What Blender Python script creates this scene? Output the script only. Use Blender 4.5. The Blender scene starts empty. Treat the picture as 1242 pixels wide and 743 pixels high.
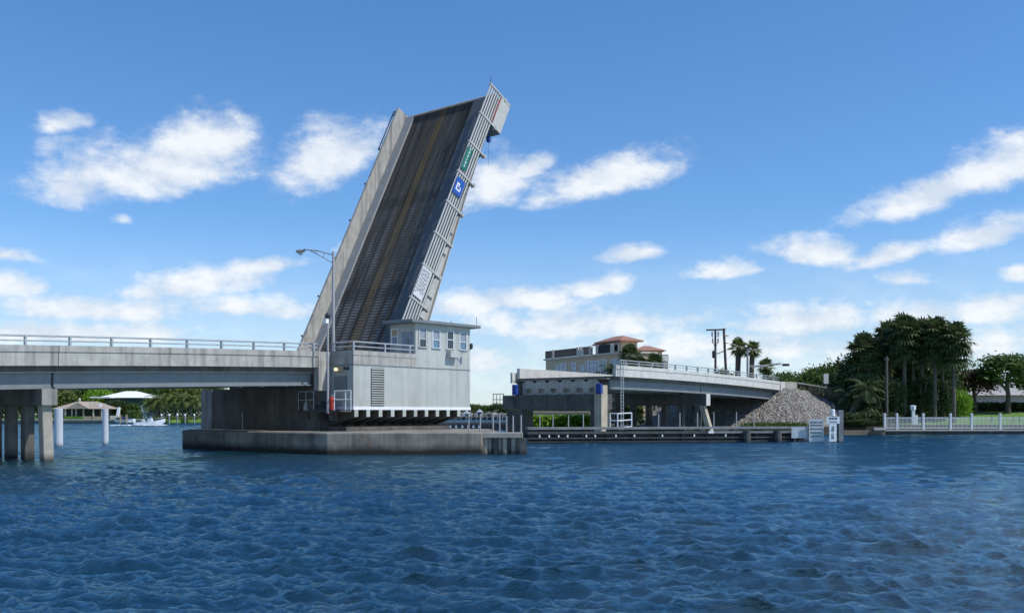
import bpy, math, random
import numpy as np
from mathutils import Vector, Matrix
random.seed(7); rng = np.random.default_rng(7)
S = bpy.context.scene; COL = S.collection
R = math.radians

# ------------------------------------------------------------------ camera
CAMZ = 2.66; F = 1200.0; CX = 621.0; HV = 500.0      # measurements in photograph pixels
cam = bpy.data.cameras.new('camera'); cam.sensor_width = 36.0; cam.lens = 36.0 * F / 1242.0
cam.shift_x = 0.0; cam.shift_y = (HV - 371.5) / 1242.0
cam.clip_start = 0.1; cam.clip_end = 20000
co = bpy.data.objects.new('camera', cam); COL.objects.link(co)
co.location = (0, 0, CAMZ); co.rotation_euler = (R(90), 0, 0)
S.camera = co

# ------------------------------------------------------------------ sun, sky, exposure
SUN_EL = R(52); SUN_DIR = Vector((0.95 * math.cos(SUN_EL), -0.31 * math.cos(SUN_EL), math.sin(SUN_EL))).normalized()
sl = bpy.data.lights.new('sun', 'SUN'); sl.energy = 3.7; sl.angle = R(0.55); sl.color = (1.0, 0.96, 0.9)
so = bpy.data.objects.new('sun', sl); COL.objects.link(so); so.location = (60, -20, 80)
so.rotation_euler = SUN_DIR.to_track_quat('Z', 'Y').to_euler()
S.view_settings.view_transform = 'Standard'; S.view_settings.look = 'None'
S.view_settings.gamma = 1.0; S.view_settings.exposure = 0.12; S.view_settings.use_curve_mapping = False

W = bpy.data.worlds.new('World'); S.world = W; W.use_nodes = True
wt = W.node_tree; wt.nodes.clear()
def wn(t, **k):
    n = wt.nodes.new(t)
    for a, v in k.items(): setattr(n, a, v)
    return n
def wmath(op, a, b=None, c=None):
    n = wn('ShaderNodeMath', operation=op)
    for i, x in enumerate((a, b, c)):
        if x is None: continue
        if isinstance(x, (int, float)): n.inputs[i].default_value = x
        else: wt.links.new(x, n.inputs[i])
    return n.outputs[0]
sky = wn('ShaderNodeTexSky', sky_type='NISHITA'); sky.sun_disc = False
sky.sun_elevation = SUN_EL; sky.sun_rotation = math.atan2(SUN_DIR.x, SUN_DIR.y)
sky.air_density = 1.0; sky.dust_density = 0.0; sky.ozone_density = 3.0; sky.altitude = 0
tc = wn('ShaderNodeTexCoord'); sep = wn('ShaderNodeSeparateXYZ'); wt.links.new(tc.outputs['Generated'], sep.inputs[0])
az = wmath('ARCTAN2', sep.outputs[0], sep.outputs[1])
hor = wmath('SQRT', wmath('ADD', wmath('MULTIPLY', sep.outputs[0], sep.outputs[0]), wmath('MULTIPLY', sep.outputs[1], sep.outputs[1])))
el = wmath('ARCTAN2', sep.outputs[2], hor)
comb = wn('ShaderNodeCombineXYZ'); wt.links.new(az, comb.inputs[0]); wt.links.new(el, comb.inputs[1])
CLOUDS = [ # azimuth/elevation of each cumulus read off the photograph: centre u, v, half width, half height, tilt, weight
 (180,212,146,46,11,1), (232,188,92,46,16,1), (285,172,45,32,20,.8), (80,150,44,20,12,.38), (405,195,85,46,22,1), (148,267,20,13,0,.3),
 (595,228,60,44,14,.95), (645,205,46,18,24,.7), (735,222,108,30,12,1), (765,308,46,17,2,.95), (870,331,58,17,4,.95),
 (985,308,70,23,-8,1), (1085,310,60,18,10,.95), (1100,340,44,14,-4,.8), (1160,225,120,28,18,1), (1238,200,85,36,14,1),
 (1200,284,70,22,14,1), (1238,335,28,14,0,.9), (240,348,130,26,8,.95), (110,378,165,26,0,.95), (315,325,75,17,8,.9),
 (8,350,60,24,0,.95), (0,308,60,16,-6,.6), (560,372,75,24,4,1), (650,366,85,22,0,.95), (725,352,70,20,8,.85), (690,398,200,34,0,.9),
 (790,430,190,34,0,.85), (560,440,120,40,0,.7), (985,392,150,30,0,.95), (1110,384,130,26,0,.9), (1195,380,75,28,4,1), (900,425,160,30,0,.7),
 (1130,420,200,34,0,.75), (300,375,140,24,0,.75), (100,405,220,24,0,.75), (440,300,60,20,10,.1)]
acc = None
for (u, v, a, b, r, w) in CLOUDS:
    A0 = math.atan((u - CX) / F); E0 = math.atan((HV - v) / F * math.cos(A0))
    m = wn('ShaderNodeMapping', vector_type='TEXTURE')
    m.inputs['Location'].default_value = (A0, E0, 0); m.inputs['Rotation'].default_value = (0, 0, R(r))
    m.inputs['Scale'].default_value = (a / F, b / F, 1)
    wt.links.new(comb.outputs[0], m.inputs[0])
    sx = wn('ShaderNodeSeparateXYZ'); wt.links.new(m.outputs[0], sx.inputs[0])
    yy = wmath('MAXIMUM', wmath('MULTIPLY', sx.outputs[1], 0.9), wmath('MULTIPLY', sx.outputs[1], -1.55))   # flatter bases
    ln = wmath('SQRT', wmath('MULTIPLY_ADD', sx.outputs[0], sx.outputs[0], wmath('MULTIPLY', yy, yy)))
    val = wmath('MULTIPLY_ADD', ln, -1.0, 0.64 + 0.50 * w)
    acc = val if acc is None else wmath('MAXIMUM', acc, val)
def wnoise(scale, detail, rough, off, ys=1.7):
    m = wn('ShaderNodeMapping'); m.inputs['Scale'].default_value = (1, ys, 1); m.inputs['Location'].default_value = off
    wt.links.new(comb.outputs[0], m.inputs[0])
    n = wn('ShaderNodeTexNoise'); n.inputs['Scale'].default_value = scale; n.inputs['Detail'].default_value = detail
    n.inputs['Roughness'].default_value = rough; wt.links.new(m.outputs[0], n.inputs['Vector']); return n.outputs['Fac']
n1 = wnoise(13, 10, 0.66, (3.1, 1.7, 0)); n2 = wnoise(13, 5, 0.55, (3.1 - 0.014, 1.7 - 0.022, 0)); n3 = wnoise(30, 6, .6, (0, 4, 0))
away = wmath('GREATER_THAN', wmath('ABSOLUTE', az), 0.75)                 # cumulus all round the rest of the sky too
other = wmath('MULTIPLY_ADD', wmath('SUBTRACT', wnoise(4, 3, .5, (7, 2, 0)), 0.52), 3.0, -0.05)
field = wmath('MAXIMUM', acc, wmath('MULTIPLY_ADD', away, wmath('ADD', other, 2.0), -2.0))
fld = wmath('ADD', field, wmath('MULTIPLY', wmath('SUBTRACT', n1, 0.5), 1.5))
fld = wmath('ADD', fld, wmath('MULTIPLY', wmath('SUBTRACT', n3, 0.5), 1.15))
mr = wn('ShaderNodeMapRange', interpolation_type='SMOOTHSTEP'); wt.links.new(fld, mr.inputs[0])
mr.inputs[1].default_value = 0.0; mr.inputs[2].default_value = 0.86; mr.inputs[3].default_value = 0; mr.inputs[4].default_value = 0.90
up = wn('ShaderNodeMapRange'); wt.links.new(sep.outputs[2], up.inputs[0]); up.inputs[1].default_value = 0.0; up.inputs[2].default_value = 0.03
veil = wn('ShaderNodeMapRange', interpolation_type='SMOOTHSTEP'); wt.links.new(el, veil.inputs[0])
veil.inputs[1].default_value = 0.0; veil.inputs[2].default_value = 0.20; veil.inputs[3].default_value = 0.62; veil.inputs[4].default_value = 0.0
vl = wmath('MULTIPLY', veil.outputs[0], wmath('ADD', 0.35, wnoise(6, 4, .55, (2, 9, 0), 3.0)))
mask = wmath('MAXIMUM', wmath('MULTIPLY', mr.outputs[0], up.outputs[0]), vl)
shade = wmath('ADD', wmath('MULTIPLY', wmath('SUBTRACT', n1, n2), 2.6), wmath('MULTIPLY_ADD', fld, 0.30, 0.16))
cr = wn('ShaderNodeValToRGB'); wt.links.new(shade, cr.inputs[0])
cr.color_ramp.elements[0].position = 0.05; cr.color_ramp.elements[0].color = (5.4, 6.0, 6.8, 1)
cr.color_ramp.elements[1].position = 0.75; cr.color_ramp.elements[1].color = (7.5, 7.65, 7.8, 1)
hs = wn('ShaderNodeHueSaturation'); hs.inputs['Saturation'].default_value = 1.06; hs.inputs['Value'].default_value = 1.0
tint = wn('ShaderNodeValToRGB'); wt.links.new(el, tint.inputs[0])           # clean tropical air: no yellow band at the horizon
tint.color_ramp.elements[0].position = 0.0; tint.color_ramp.elements[0].color = (.74, .90, 1.12, 1)
tint.color_ramp.elements[1].position = 0.42; tint.color_ramp.elements[1].color = (.76, .98, 1.18, 1)
tm = wn('ShaderNodeMix', data_type='RGBA', blend_type='MULTIPLY'); tm.inputs[0].default_value = 1.0
wt.links.new(sky.outputs[0], tm.inputs[6]); wt.links.new(tint.outputs[0], tm.inputs[7]); wt.links.new(tm.outputs[2], hs.inputs['Color'])
mx = wn('ShaderNodeMix', data_type='RGBA'); wt.links.new(mask, mx.inputs[0]); wt.links.new(hs.outputs[0], mx.inputs[6]); wt.links.new(cr.outputs[0], mx.inputs[7])
bg = wn('ShaderNodeBackground'); bg.inputs[1].default_value = 0.121; wt.links.new(mx.outputs[2], bg.inputs[0])
wo = wn('ShaderNodeOutputWorld'); wt.links.new(bg.outputs[0], wo.inputs[0])

# ------------------------------------------------------------------ frames of reference
DX, DY = 0.63600, 0.77169                         # bridge axis (away from us, to the right)
NX, NY = -DY, DX                                  # across the bridge, away from us
PX, PY = -26.5, 54.0
def B(a, b, z): return Vector((PX + DX * a + NX * b, PY + DY * a + NY * b, z))
def at(u, v, Y): return Vector(((u - CX) / F * Y, Y, CAMZ + (HV - v) / F * Y))
def zat(v, Y): return CAMZ + (HV - v) / F * Y
def a_of(u, b):                                   # place along the bridge, on the line b, seen at column u
    k = (u - CX) / F
    return (k * (PY + NY * b) - PX - NX * b) / (DX - k * DY)
def b_of(u, a):
    k = (u - CX) / F
    return (k * (PY + DY * a) - PX - DX * a) / (NX - k * NY)
def Yab(a, b): return PY + DY * a + NY * b
def ptop(a):                                      # parapet top follows a crest curve over the channel
    c = 0.000325 if a < 57 else 0.00046
    return 7.4 - c * (a - 57) ** 2
def u2(p): return p

# ------------------------------------------------------------------ materials
def newmat(name):
    m = bpy.data.materials.new(name); m.use_nodes = True
    return m, m.node_tree, m.node_tree.nodes['Principled BSDF']
def nd(t, kind, **k):
    n = t.nodes.new(kind)
    for a, v in k.items(): setattr(n, a, v)
    return n
def pos(t, scale=(1, 1, 1)):
    g = nd(t, 'ShaderNodeNewGeometry'); m = nd(t, 'ShaderNodeMapping'); m.inputs['Scale'].default_value = scale
    t.links.new(g.outputs['Position'], m.inputs[0]); return m.outputs[0]
def noise(t, scale, vec, detail=5, rough=.6):
    n = nd(t, 'ShaderNodeTexNoise'); n.inputs['Scale'].default_value = scale; n.inputs['Detail'].default_value = detail
    n.inputs['Roughness'].default_value = rough; t.links.new(vec, n.inputs['Vector']); return n.outputs['Fac']
def ramp(t, fac, stops):
    r = nd(t, 'ShaderNodeValToRGB'); t.links.new(fac, r.inputs[0])
    while len(r.color_ramp.elements) < len(stops): r.color_ramp.elements.new(0.5)
    for e, (p, c) in zip(r.color_ramp.elements, stops): e.position = p; e.color = (*c, 1) if len(c) == 3 else c
    return r.outputs[0]
def mix(t, fac, a, b, mode='MIX'):
    n = nd(t, 'ShaderNodeMix', data_type='RGBA', blend_type=mode)
    for i, x in ((0, fac), (6, a), (7, b)):
        if isinstance(x, (int, float)): n.inputs[i].default_value = x
        elif isinstance(x, tuple): n.inputs[i].default_value = (*x, 1)
        else: t.links.new(x, n.inputs[i])
    return n.outputs[2]
def mth(t, op, a, b=None):
    n = nd(t, 'ShaderNodeMath', operation=op)
    for i, x in enumerate((a, b)):
        if x is None: continue
        if isinstance(x, (int, float)): n.inputs[i].default_value = x
        else: t.links.new(x, n.inputs[i])
    return n.outputs[0]
def bump(t, bs, h, strength=.3, dist=.02):
    b = nd(t, 'ShaderNodeBump'); b.inputs['Strength'].default_value = strength; b.inputs['Distance'].default_value = dist
    t.links.new(h, b.inputs['Height']); t.links.new(b.outputs[0], bs.inputs['Normal'])
def surf(name, c, var=.25, scale=1.2, rough=.8, streak=0, streak_col=(.08, .08, .075), metal=0, bmp=.15, tide=None, rust=0, spec=.4, ss=2.6):
    """weathered surface: mottling, vertical run-off stains, an optional tide line and rust"""
    m, t, bs = newmat(name); p = pos(t)
    lo = tuple(x * (1 - var) for x in c); hi = tuple(min(1, x * (1 + var)) for x in c)
    col = ramp(t, noise(t, scale, p, 6, .65), [(.3, lo), (.7, hi)])
    if streak:
        s = noise(t, 1.0, pos(t, (ss, ss, ss * .07)), 4, .6)
        f = mth(t, 'MULTIPLY', ramp(t, s, [(.47, (0, 0, 0)), (.72, (1, 1, 1))]), streak)
        col = mix(t, f, col, streak_col)
        s2 = noise(t, 1.0, pos(t, (5, 5, .1)), 3, .5)
        col = mix(t, mth(t, 'MULTIPLY', ramp(t, s2, [(.55, (0, 0, 0)), (.7, (1, 1, 1))]), streak * .5), col, hi)
    if rust:
        s = noise(t, 1.0, pos(t, (1.4, 1.4, .25)), 5, .65)
        col = mix(t, mth(t, 'MULTIPLY', ramp(t, s, [(.58, (0, 0, 0)), (.72, (1, 1, 1))]), rust), col, (.17, .085, .035))
    if tide is not None:
        g = nd(t, 'ShaderNodeNewGeometry'); sp = nd(t, 'ShaderNodeSeparateXYZ'); t.links.new(g.outputs['Position'], sp.inputs[0])
        zz = mth(t, 'ADD', sp.outputs[2], mth(t, 'MULTIPLY', noise(t, 1.5, p, 4), .35))
        mr = nd(t, 'ShaderNodeMapRange'); t.links.new(zz, mr.inputs[0])
        mr.inputs[1].default_value = tide - .15; mr.inputs[2].default_value = tide + .35; mr.inputs[3].default_value = 1; mr.inputs[4].default_value = 0
        col = mix(t, mr.outputs[0], col, (.022, .02, .016))
    t.links.new(col, bs.inputs['Base Color'])
    bs.inputs['Roughness'].default_value = rough; bs.inputs['Metallic'].default_value = metal; bs.inputs['Specular IOR Level'].default_value = spec
    if bmp: bump(t, bs, noise(t, 14, p, 4), bmp, .02)
    return m
M = {}
M['parapet'] = surf('parapet concrete', (.385, .37, .335), .2, 1.2, .9, .8, (.14, .14, .135))
M['parapet_new'] = surf('clean parapet concrete', (.56, .545, .50), .14, 1.5, .9, .3, (.3, .3, .29))
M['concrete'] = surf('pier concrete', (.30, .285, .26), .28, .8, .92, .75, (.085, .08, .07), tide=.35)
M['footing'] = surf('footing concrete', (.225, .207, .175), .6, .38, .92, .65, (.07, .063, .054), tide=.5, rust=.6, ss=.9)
M['darkconc'] = surf('stained and shade darkened concrete', (.122, .111, .097), .38, .7, .95, .6, (.05, .048, .045), tide=.35)  # real stains, plus shade put into the colour for caps and floor beams
M['pile'] = surf('pile concrete', (.33, .30, .25), .2, 1.4, .9, .35, (.15, .13, .1), tide=.25, rust=.25)
M['girder'] = surf('blue grey painted steel', (.185, .205, .215), .12, .8, .6, .25, (.12, .13, .14), bmp=.05)
M['house'] = surf('pale green grey painted wall', (.43, .447, .415), .1, .6, .75, .6, (.27, .272, .24), bmp=.06, rust=.28, ss=1.6)
M['leafsteel'] = surf('light grey painted steel', (.465, .46, .43), .1, .9, .55, .18, (.33, .33, .32), bmp=.04)
M['shadedeck'] = surf('blue grey deck plate in painted shade', (.085, .10, .115), .15, 1, .8, .15, (.05, .055, .06), bmp=.04)  # shade put into the colour, near walk and behind the leaf railing
M['railmetal'] = surf('grey aluminium rail', (.40, .42, .42), .15, 2, .5, 0, metal=.3, bmp=0)
M['white'] = surf('white paint', (.78, .79, .80), .05, 2, .5, .12, (.6, .6, .6), bmp=.03)
M['fencewhite'] = surf('greyed white paint', (.60, .61, .62), .06, 2, .6, .1, (.45, .45, .45), bmp=.02)  # grey of the fence's shaded front put into the paint
M['pilewhite'] = surf('dulled white sleeve', (.52, .56, .62), .06, 2, .6, .1, (.4, .42, .45), bmp=.02, tide=.1)  # white toned down towards blue grey
M['roofdark'] = surf('grey roof edge', (.17, .19, .20), .15, 1, .7, .15, bmp=.05)
M['dark'] = surf('dark metal', (.035, .037, .04), .2, 2, .6, bmp=.02)
M['asphalt'] = surf('asphalt', (.055, .055, .055), .25, 3, .95)
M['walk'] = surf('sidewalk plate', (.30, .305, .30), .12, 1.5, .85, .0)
M['timber'] = surf('weathered fender timber', (.085, .085, .085), .4, 1.5, .95, .3, (.03, .03, .03), tide=.2)
M['timberlight'] = surf('bleached timber', (.22, .225, .23), .25, 1.5, .95, .3, (.1, .1, .1))
M['blue'] = surf('blue paint', (.012, .055, .27), .15, 3, .6, bmp=0)
M['signblue'] = surf('sign blue', (.015, .085, .36), .08, 3, .5, bmp=0)
M['signgreen'] = surf('sign green', (.01, .16, .12), .1, 3, .5, bmp=0)
M['paleconc'] = surf('pale beige concrete', (.50, .46, .39), .15, 1, .9, .4, (.22, .20, .17))
M['beigeconc'] = surf('sandy stained concrete', (.46, .40, .30), .2, 1, .9, .5, (.2, .17, .13), rust=.3)
M['signgrey'] = surf('faded sign board', (.50, .53, .55), .1, 2, .7, .25, (.35, .36, .36), bmp=0)
M['letter'] = surf('faded black lettering', (.10, .11, .12), .2, 6, .8, bmp=0)
M['red'] = surf('red enamel', (.42, .035, .02), .15, 3, .45, bmp=0)
M['tan'] = surf('tan blind', (.40, .31, .20), .1, 3, .8, bmp=0)
M['door'] = surf('blue grey door', (.24, .28, .33), .06, 2, .6, bmp=.02)
M['stucco'] = surf('sand stucco', (.56, .43, .285), .1, .6, .9, .12, (.3, .25, .18))
M['cream'] = surf('cream stucco', (.56, .52, .44), .08, .6, .9, .1, (.45, .42, .36))
M['tealwall'] = surf('teal house wall', (.035, .075, .075), .12, .6, .85)
M['whiteroof'] = surf('white tile roof', (.80, .81, .82), .04, 1, .7)
M['tanroof'] = surf('tan shingle roof', (.36, .30, .245), .15, 1, .9)
M['greyroof'] = surf('pale grey roof', (.36, .35, .33), .12, 1, .9)
M['bark'] = surf('bark', (.13, .105, .08), .3, 3, .95, .4, (.06, .05, .04))
M['palmbark'] = surf('palm trunk', (.12, .105, .085), .25, 4, .95, .2, (.1, .085, .07))
M['polewood'] = surf('utility pole wood', (.10, .085, .075), .25, 2, .9)
M['polepale'] = surf('pale concrete pole', (.36, .35, .36), .1, 2, .8)
M['grass'] = surf('lawn grass', (.12, .22, .035), .3, .5, .95)
M['soil'] = surf('bank soil', (.10, .085, .06), .35, .4, .95)
M['seawall'] = surf('seawall concrete', (.20, .185, .165), .25, .8, .92, .5, (.07, .065, .06), tide=.25)
M['paleseawall'] = surf('pale seawall cap', (.42, .40, .35), .15, .8, .9, .3)
M['boatwhite'] = surf('gelcoat', (.80, .81, .82), .03, 1, .25, bmp=0)
M['canvas'] = surf('navy canvas', (.02, .028, .07), .15, 3, .8, bmp=0)
M['foam'] = surf('wake foam', (.75, .79, .82), .1, 3, .8)

def glass(name, c=(.02, .03, .04)):
    m, t, bs = newmat(name); bs.inputs['Base Color'].default_value = (*c, 1); bs.inputs['Roughness'].default_value = .05
    bs.inputs['Specular IOR Level'].default_value = .9
    p = pos(t); bump(t, bs, noise(t, .8, p, 2), .06, .05); return m
M['glass'] = glass('window glass'); M['glassblue'] = glass('tinted pane', (.10, .19, .27))

def tiles():
    m, t, bs = newmat('clay tile roof'); p = pos(t)
    w = nd(t, 'ShaderNodeTexWave', wave_type='BANDS', bands_direction='DIAGONAL'); w.inputs['Scale'].default_value = 1.3; w.inputs['Distortion'].default_value = 1.5
    t.links.new(p, w.inputs['Vector'])
    col = mix(t, w.outputs['Fac'], (.34, .15, .10), (.46, .23, .16)); col = mix(t, noise(t, 2.2, p), col, (.30, .17, .12))
    t.links.new(col, bs.inputs['Base Color']); bs.inputs['Roughness'].default_value = .85; bump(t, bs, w.outputs['Fac'], .6, .08); return m
M['tile'] = tiles()
def grating():
    """open steel road grating: uv.x metres across, uv.y metres along the leaf"""
    m, t, bs = newmat('steel road grating'); uv = nd(t, 'ShaderNodeUVMap'); sp = nd(t, 'ShaderNodeSeparateXYZ'); t.links.new(uv.outputs[0], sp.inputs[0])
    b, l = sp.outputs[0], sp.outputs[1]
    cross = mth(t, 'GREATER_THAN', mth(t, 'SINE', mth(t, 'MULTIPLY', l, 2 * math.pi / .27)), .2)
    band = mth(t, 'SINE', mth(t, 'MULTIPLY', mth(t, 'ADD', b, .25), 2 * math.pi / 1.24))
    band = ramp(t, mth(t, 'MULTIPLY_ADD', band, .5), [(.0, (0, 0, 0)), (.6, (1, 1, 1))])
    mpx = nd(t, 'ShaderNodeMapping'); mpx.inputs['Scale'].default_value = (.9, .28, 1); t.links.new(uv.outputs[0], mpx.inputs[0])
    worn = noise(t, 1.2, mpx.outputs[0], 5, .6)
    fade = nd(t, 'ShaderNodeMapRange'); t.links.new(l, fade.inputs[0]); fade.inputs[1].default_value = 3; fade.inputs[2].default_value = 21; fade.inputs[3].default_value = 1.0; fade.inputs[4].default_value = .12
    k = mth(t, 'MULTIPLY', mth(t, 'MULTIPLY', cross, band), mth(t, 'MULTIPLY', fade.outputs[0], ramp(t, worn, [(.38, (.15, .15, .15)), (.62, (1, 1, 1))])))
    mp2 = nd(t, 'ShaderNodeMapping'); mp2.inputs['Scale'].default_value = (3.2, .10, 1); t.links.new(uv.outputs[0], mp2.inputs[0])
    base = ramp(t, noise(t, 1.0, mp2.outputs[0], 4, .6), [(.3, (.026, .025, .024)), (.5, (.066, .061, .054)), (.72, (.125, .117, .106))])
    col = mix(t, k, base, (.31, .31, .30))
    rs_ = nd(t, 'ShaderNodeMapping'); rs_.inputs['Scale'].default_value = (1.6, .07, 1); rs_.inputs['Location'].default_value = (3, 8, 0); t.links.new(uv.outputs[0], rs_.inputs[0])
    col = mix(t, mth(t, 'MULTIPLY', ramp(t, noise(t, 1.0, rs_.outputs[0], 4, .6), [(.5, (0, 0, 0)), (.68, (1, 1, 1))]), .55), col, (.105, .068, .035))
    # darker floorbeam lines across the leaf
    fb = ramp(t, mth(t, 'SINE', mth(t, 'ADD', mth(t, 'MULTIPLY', mth(t, 'SUBTRACT', l, 4.6), 2 * math.pi / 9.5), mth(t, 'MULTIPLY', worn, .5))), [(.86, (0, 0, 0)), (.97, (1, 1, 1))])
    col = mix(t, mth(t, 'MULTIPLY', fb, .4), col, (.026, .026, .026))
    # worn ochre centre line
    c1 = mth(t, 'LESS_THAN', mth(t, 'ABSOLUTE', mth(t, 'SUBTRACT', b, 6.25)), .42)
    col = mix(t, mth(t, 'MULTIPLY', c1, ramp(t, worn, [(.32, (.25, .25, .25)), (.62, (.7, .7, .7))])), col, (.15, .10, .038))
    t.links.new(col, bs.inputs['Base Color']); bs.inputs['Roughness'].default_value = .85; bs.inputs['Specular IOR Level'].default_value = .15; return m
M['grating'] = grating()
def foliage(name, dark, light, trans=.25):
    m, t, bs = newmat(name); g = nd(t, 'ShaderNodeNewGeometry'); oi = nd(t, 'ShaderNodeObjectInfo')
    f = mth(t, 'ADD', mth(t, 'MULTIPLY', g.outputs['Random Per Island'], .8), mth(t, 'MULTIPLY', oi.outputs['Random'], .2))
    col = ramp(t, f, [(.1, dark), (.9, light)]); t.links.new(col, bs.inputs['Base Color'])
    bs.inputs['Roughness'].default_value = .55; bs.inputs['Specular IOR Level'].default_value = .25
    tr = nd(t, 'ShaderNodeBsdfTranslucent'); t.links.new(mix(t, .5, col, light), tr.inputs[0])
    ms = nd(t, 'ShaderNodeMixShader'); ms.inputs[0].default_value = trans
    t.links.new(bs.outputs[0], ms.inputs[1]); t.links.new(tr.outputs[0], ms.inputs[2]); t.links.new(ms.outputs[0], t.nodes['Material Output'].inputs[0]); return m
M['leafdark'] = foliage('dark evergreen leaves', (.020, .040, .013), (.070, .110, .032), .15)
M['leafpalm'] = foliage('palm fronds', (.032, .050, .018), (.105, .140, .050), .2)
M['leafmid'] = foliage('mid green leaves', (.030, .068, .015), (.115, .18, .038))
M['leafolive'] = foliage('olive leaves', (.07, .095, .025), (.20, .24, .06))
M['leafbright'] = foliage('bright green leaves', (.09, .20, .014), (.24, .42, .04), .3)
M['leafred'] = foliage('reddish brown leaves', (.06, .035, .018), (.16, .10, .05))
M['deadfrond'] = foliage('dry palm fronds', (.10, .075, .045), (.22, .17, .10), .1)
M['drygrass'] = foliage('dry grass', (.12, .10, .05), (.30, .25, .14), .2)
def rocks():
    m, t, bs = newmat('limestone riprap'); p = pos(t)
    v = nd(t, 'ShaderNodeTexVoronoi', feature='F1'); v.inputs['Scale'].default_value = 3.1; t.links.new(p, v.inputs['Vector'])
    e = nd(t, 'ShaderNodeTexVoronoi', feature='DISTANCE_TO_EDGE'); e.inputs['Scale'].default_value = 3.1; t.links.new(p, e.inputs['Vector'])
    sp = nd(t, 'ShaderNodeSeparateColor'); t.links.new(v.outputs['Color'], sp.inputs[0])
    col = ramp(t, sp.outputs[0], [(0, (.25, .23, .20)), (1, (.43, .405, .355))])
    col = mix(t, ramp(t, e.outputs['Distance'], [(0, (1, 1, 1)), (.10, (0, 0, 0))]), col, (.07, .06, .05))
    t.links.new(col, bs.inputs['Base Color']); bs.inputs['Roughness'].default_value = .95
    bump(t, bs, ramp(t, e.outputs['Distance'], [(0, (0, 0, 0)), (.25, (1, 1, 1))]), .8, .25); return m
M['rock'] = rocks()
def watermat():
    """deep blue body under a wind-roughened surface; wave shadowing keeps the mean reflectance well under a flat mirror's"""
    m, t, bs = newmat('channel water'); t.nodes.remove(bs)
    big = noise(t, .035, pos(t, (.6, 1.6, 1)), 3, .5)
    df = nd(t, 'ShaderNodeBsdfDiffuse'); t.links.new(ramp(t, big, [(.3, (.0008, .0150, .0225)), (.7, (.0014, .0215, .031))]), df.inputs[0])
    gl = nd(t, 'ShaderNodeBsdfGlossy'); gl.inputs['Roughness'].default_value = .08; gl.inputs['Color'].default_value = (.66, .92, 1.0, 1)
    h = mth(t, 'ADD', noise(t, 4.2, pos(t, (.7, 1.8, 1)), 6, .68), mth(t, 'MULTIPLY', noise(t, 1.1, pos(t, (.7, 1.7, 1)), 4, .6), 1.2))
    b = nd(t, 'ShaderNodeBump'); b.inputs['Strength'].default_value = .9; b.inputs['Distance'].default_value = .11; t.links.new(h, b.inputs['Height'])
    fr = nd(t, 'ShaderNodeFresnel'); fr.inputs[0].default_value = 1.33
    for x in (df, gl, fr): t.links.new(b.outputs[0], x.inputs['Normal'])
    k = mth(t, 'MINIMUM', mth(t, 'MULTIPLY', fr.outputs[0], .86), .50)
    ms = nd(t, 'ShaderNodeMixShader'); t.links.new(k, ms.inputs[0]); t.links.new(df.outputs[0], ms.inputs[1]); t.links.new(gl.outputs[0], ms.inputs[2])
    t.links.new(ms.outputs[0], t.nodes['Material Output'].inputs[0]); return m
M['water'] = watermat()
def lampmat():
    m, t, bs = newmat('lit lamp lens'); bs.inputs['Base Color'].default_value = (.9, .85, .6, 1)
    bs.inputs['Emission Color'].default_value = (1, .85, .5, 1); bs.inputs['Emission Strength'].default_value = .9; return m
M['lamp'] = lampmat()

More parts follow.
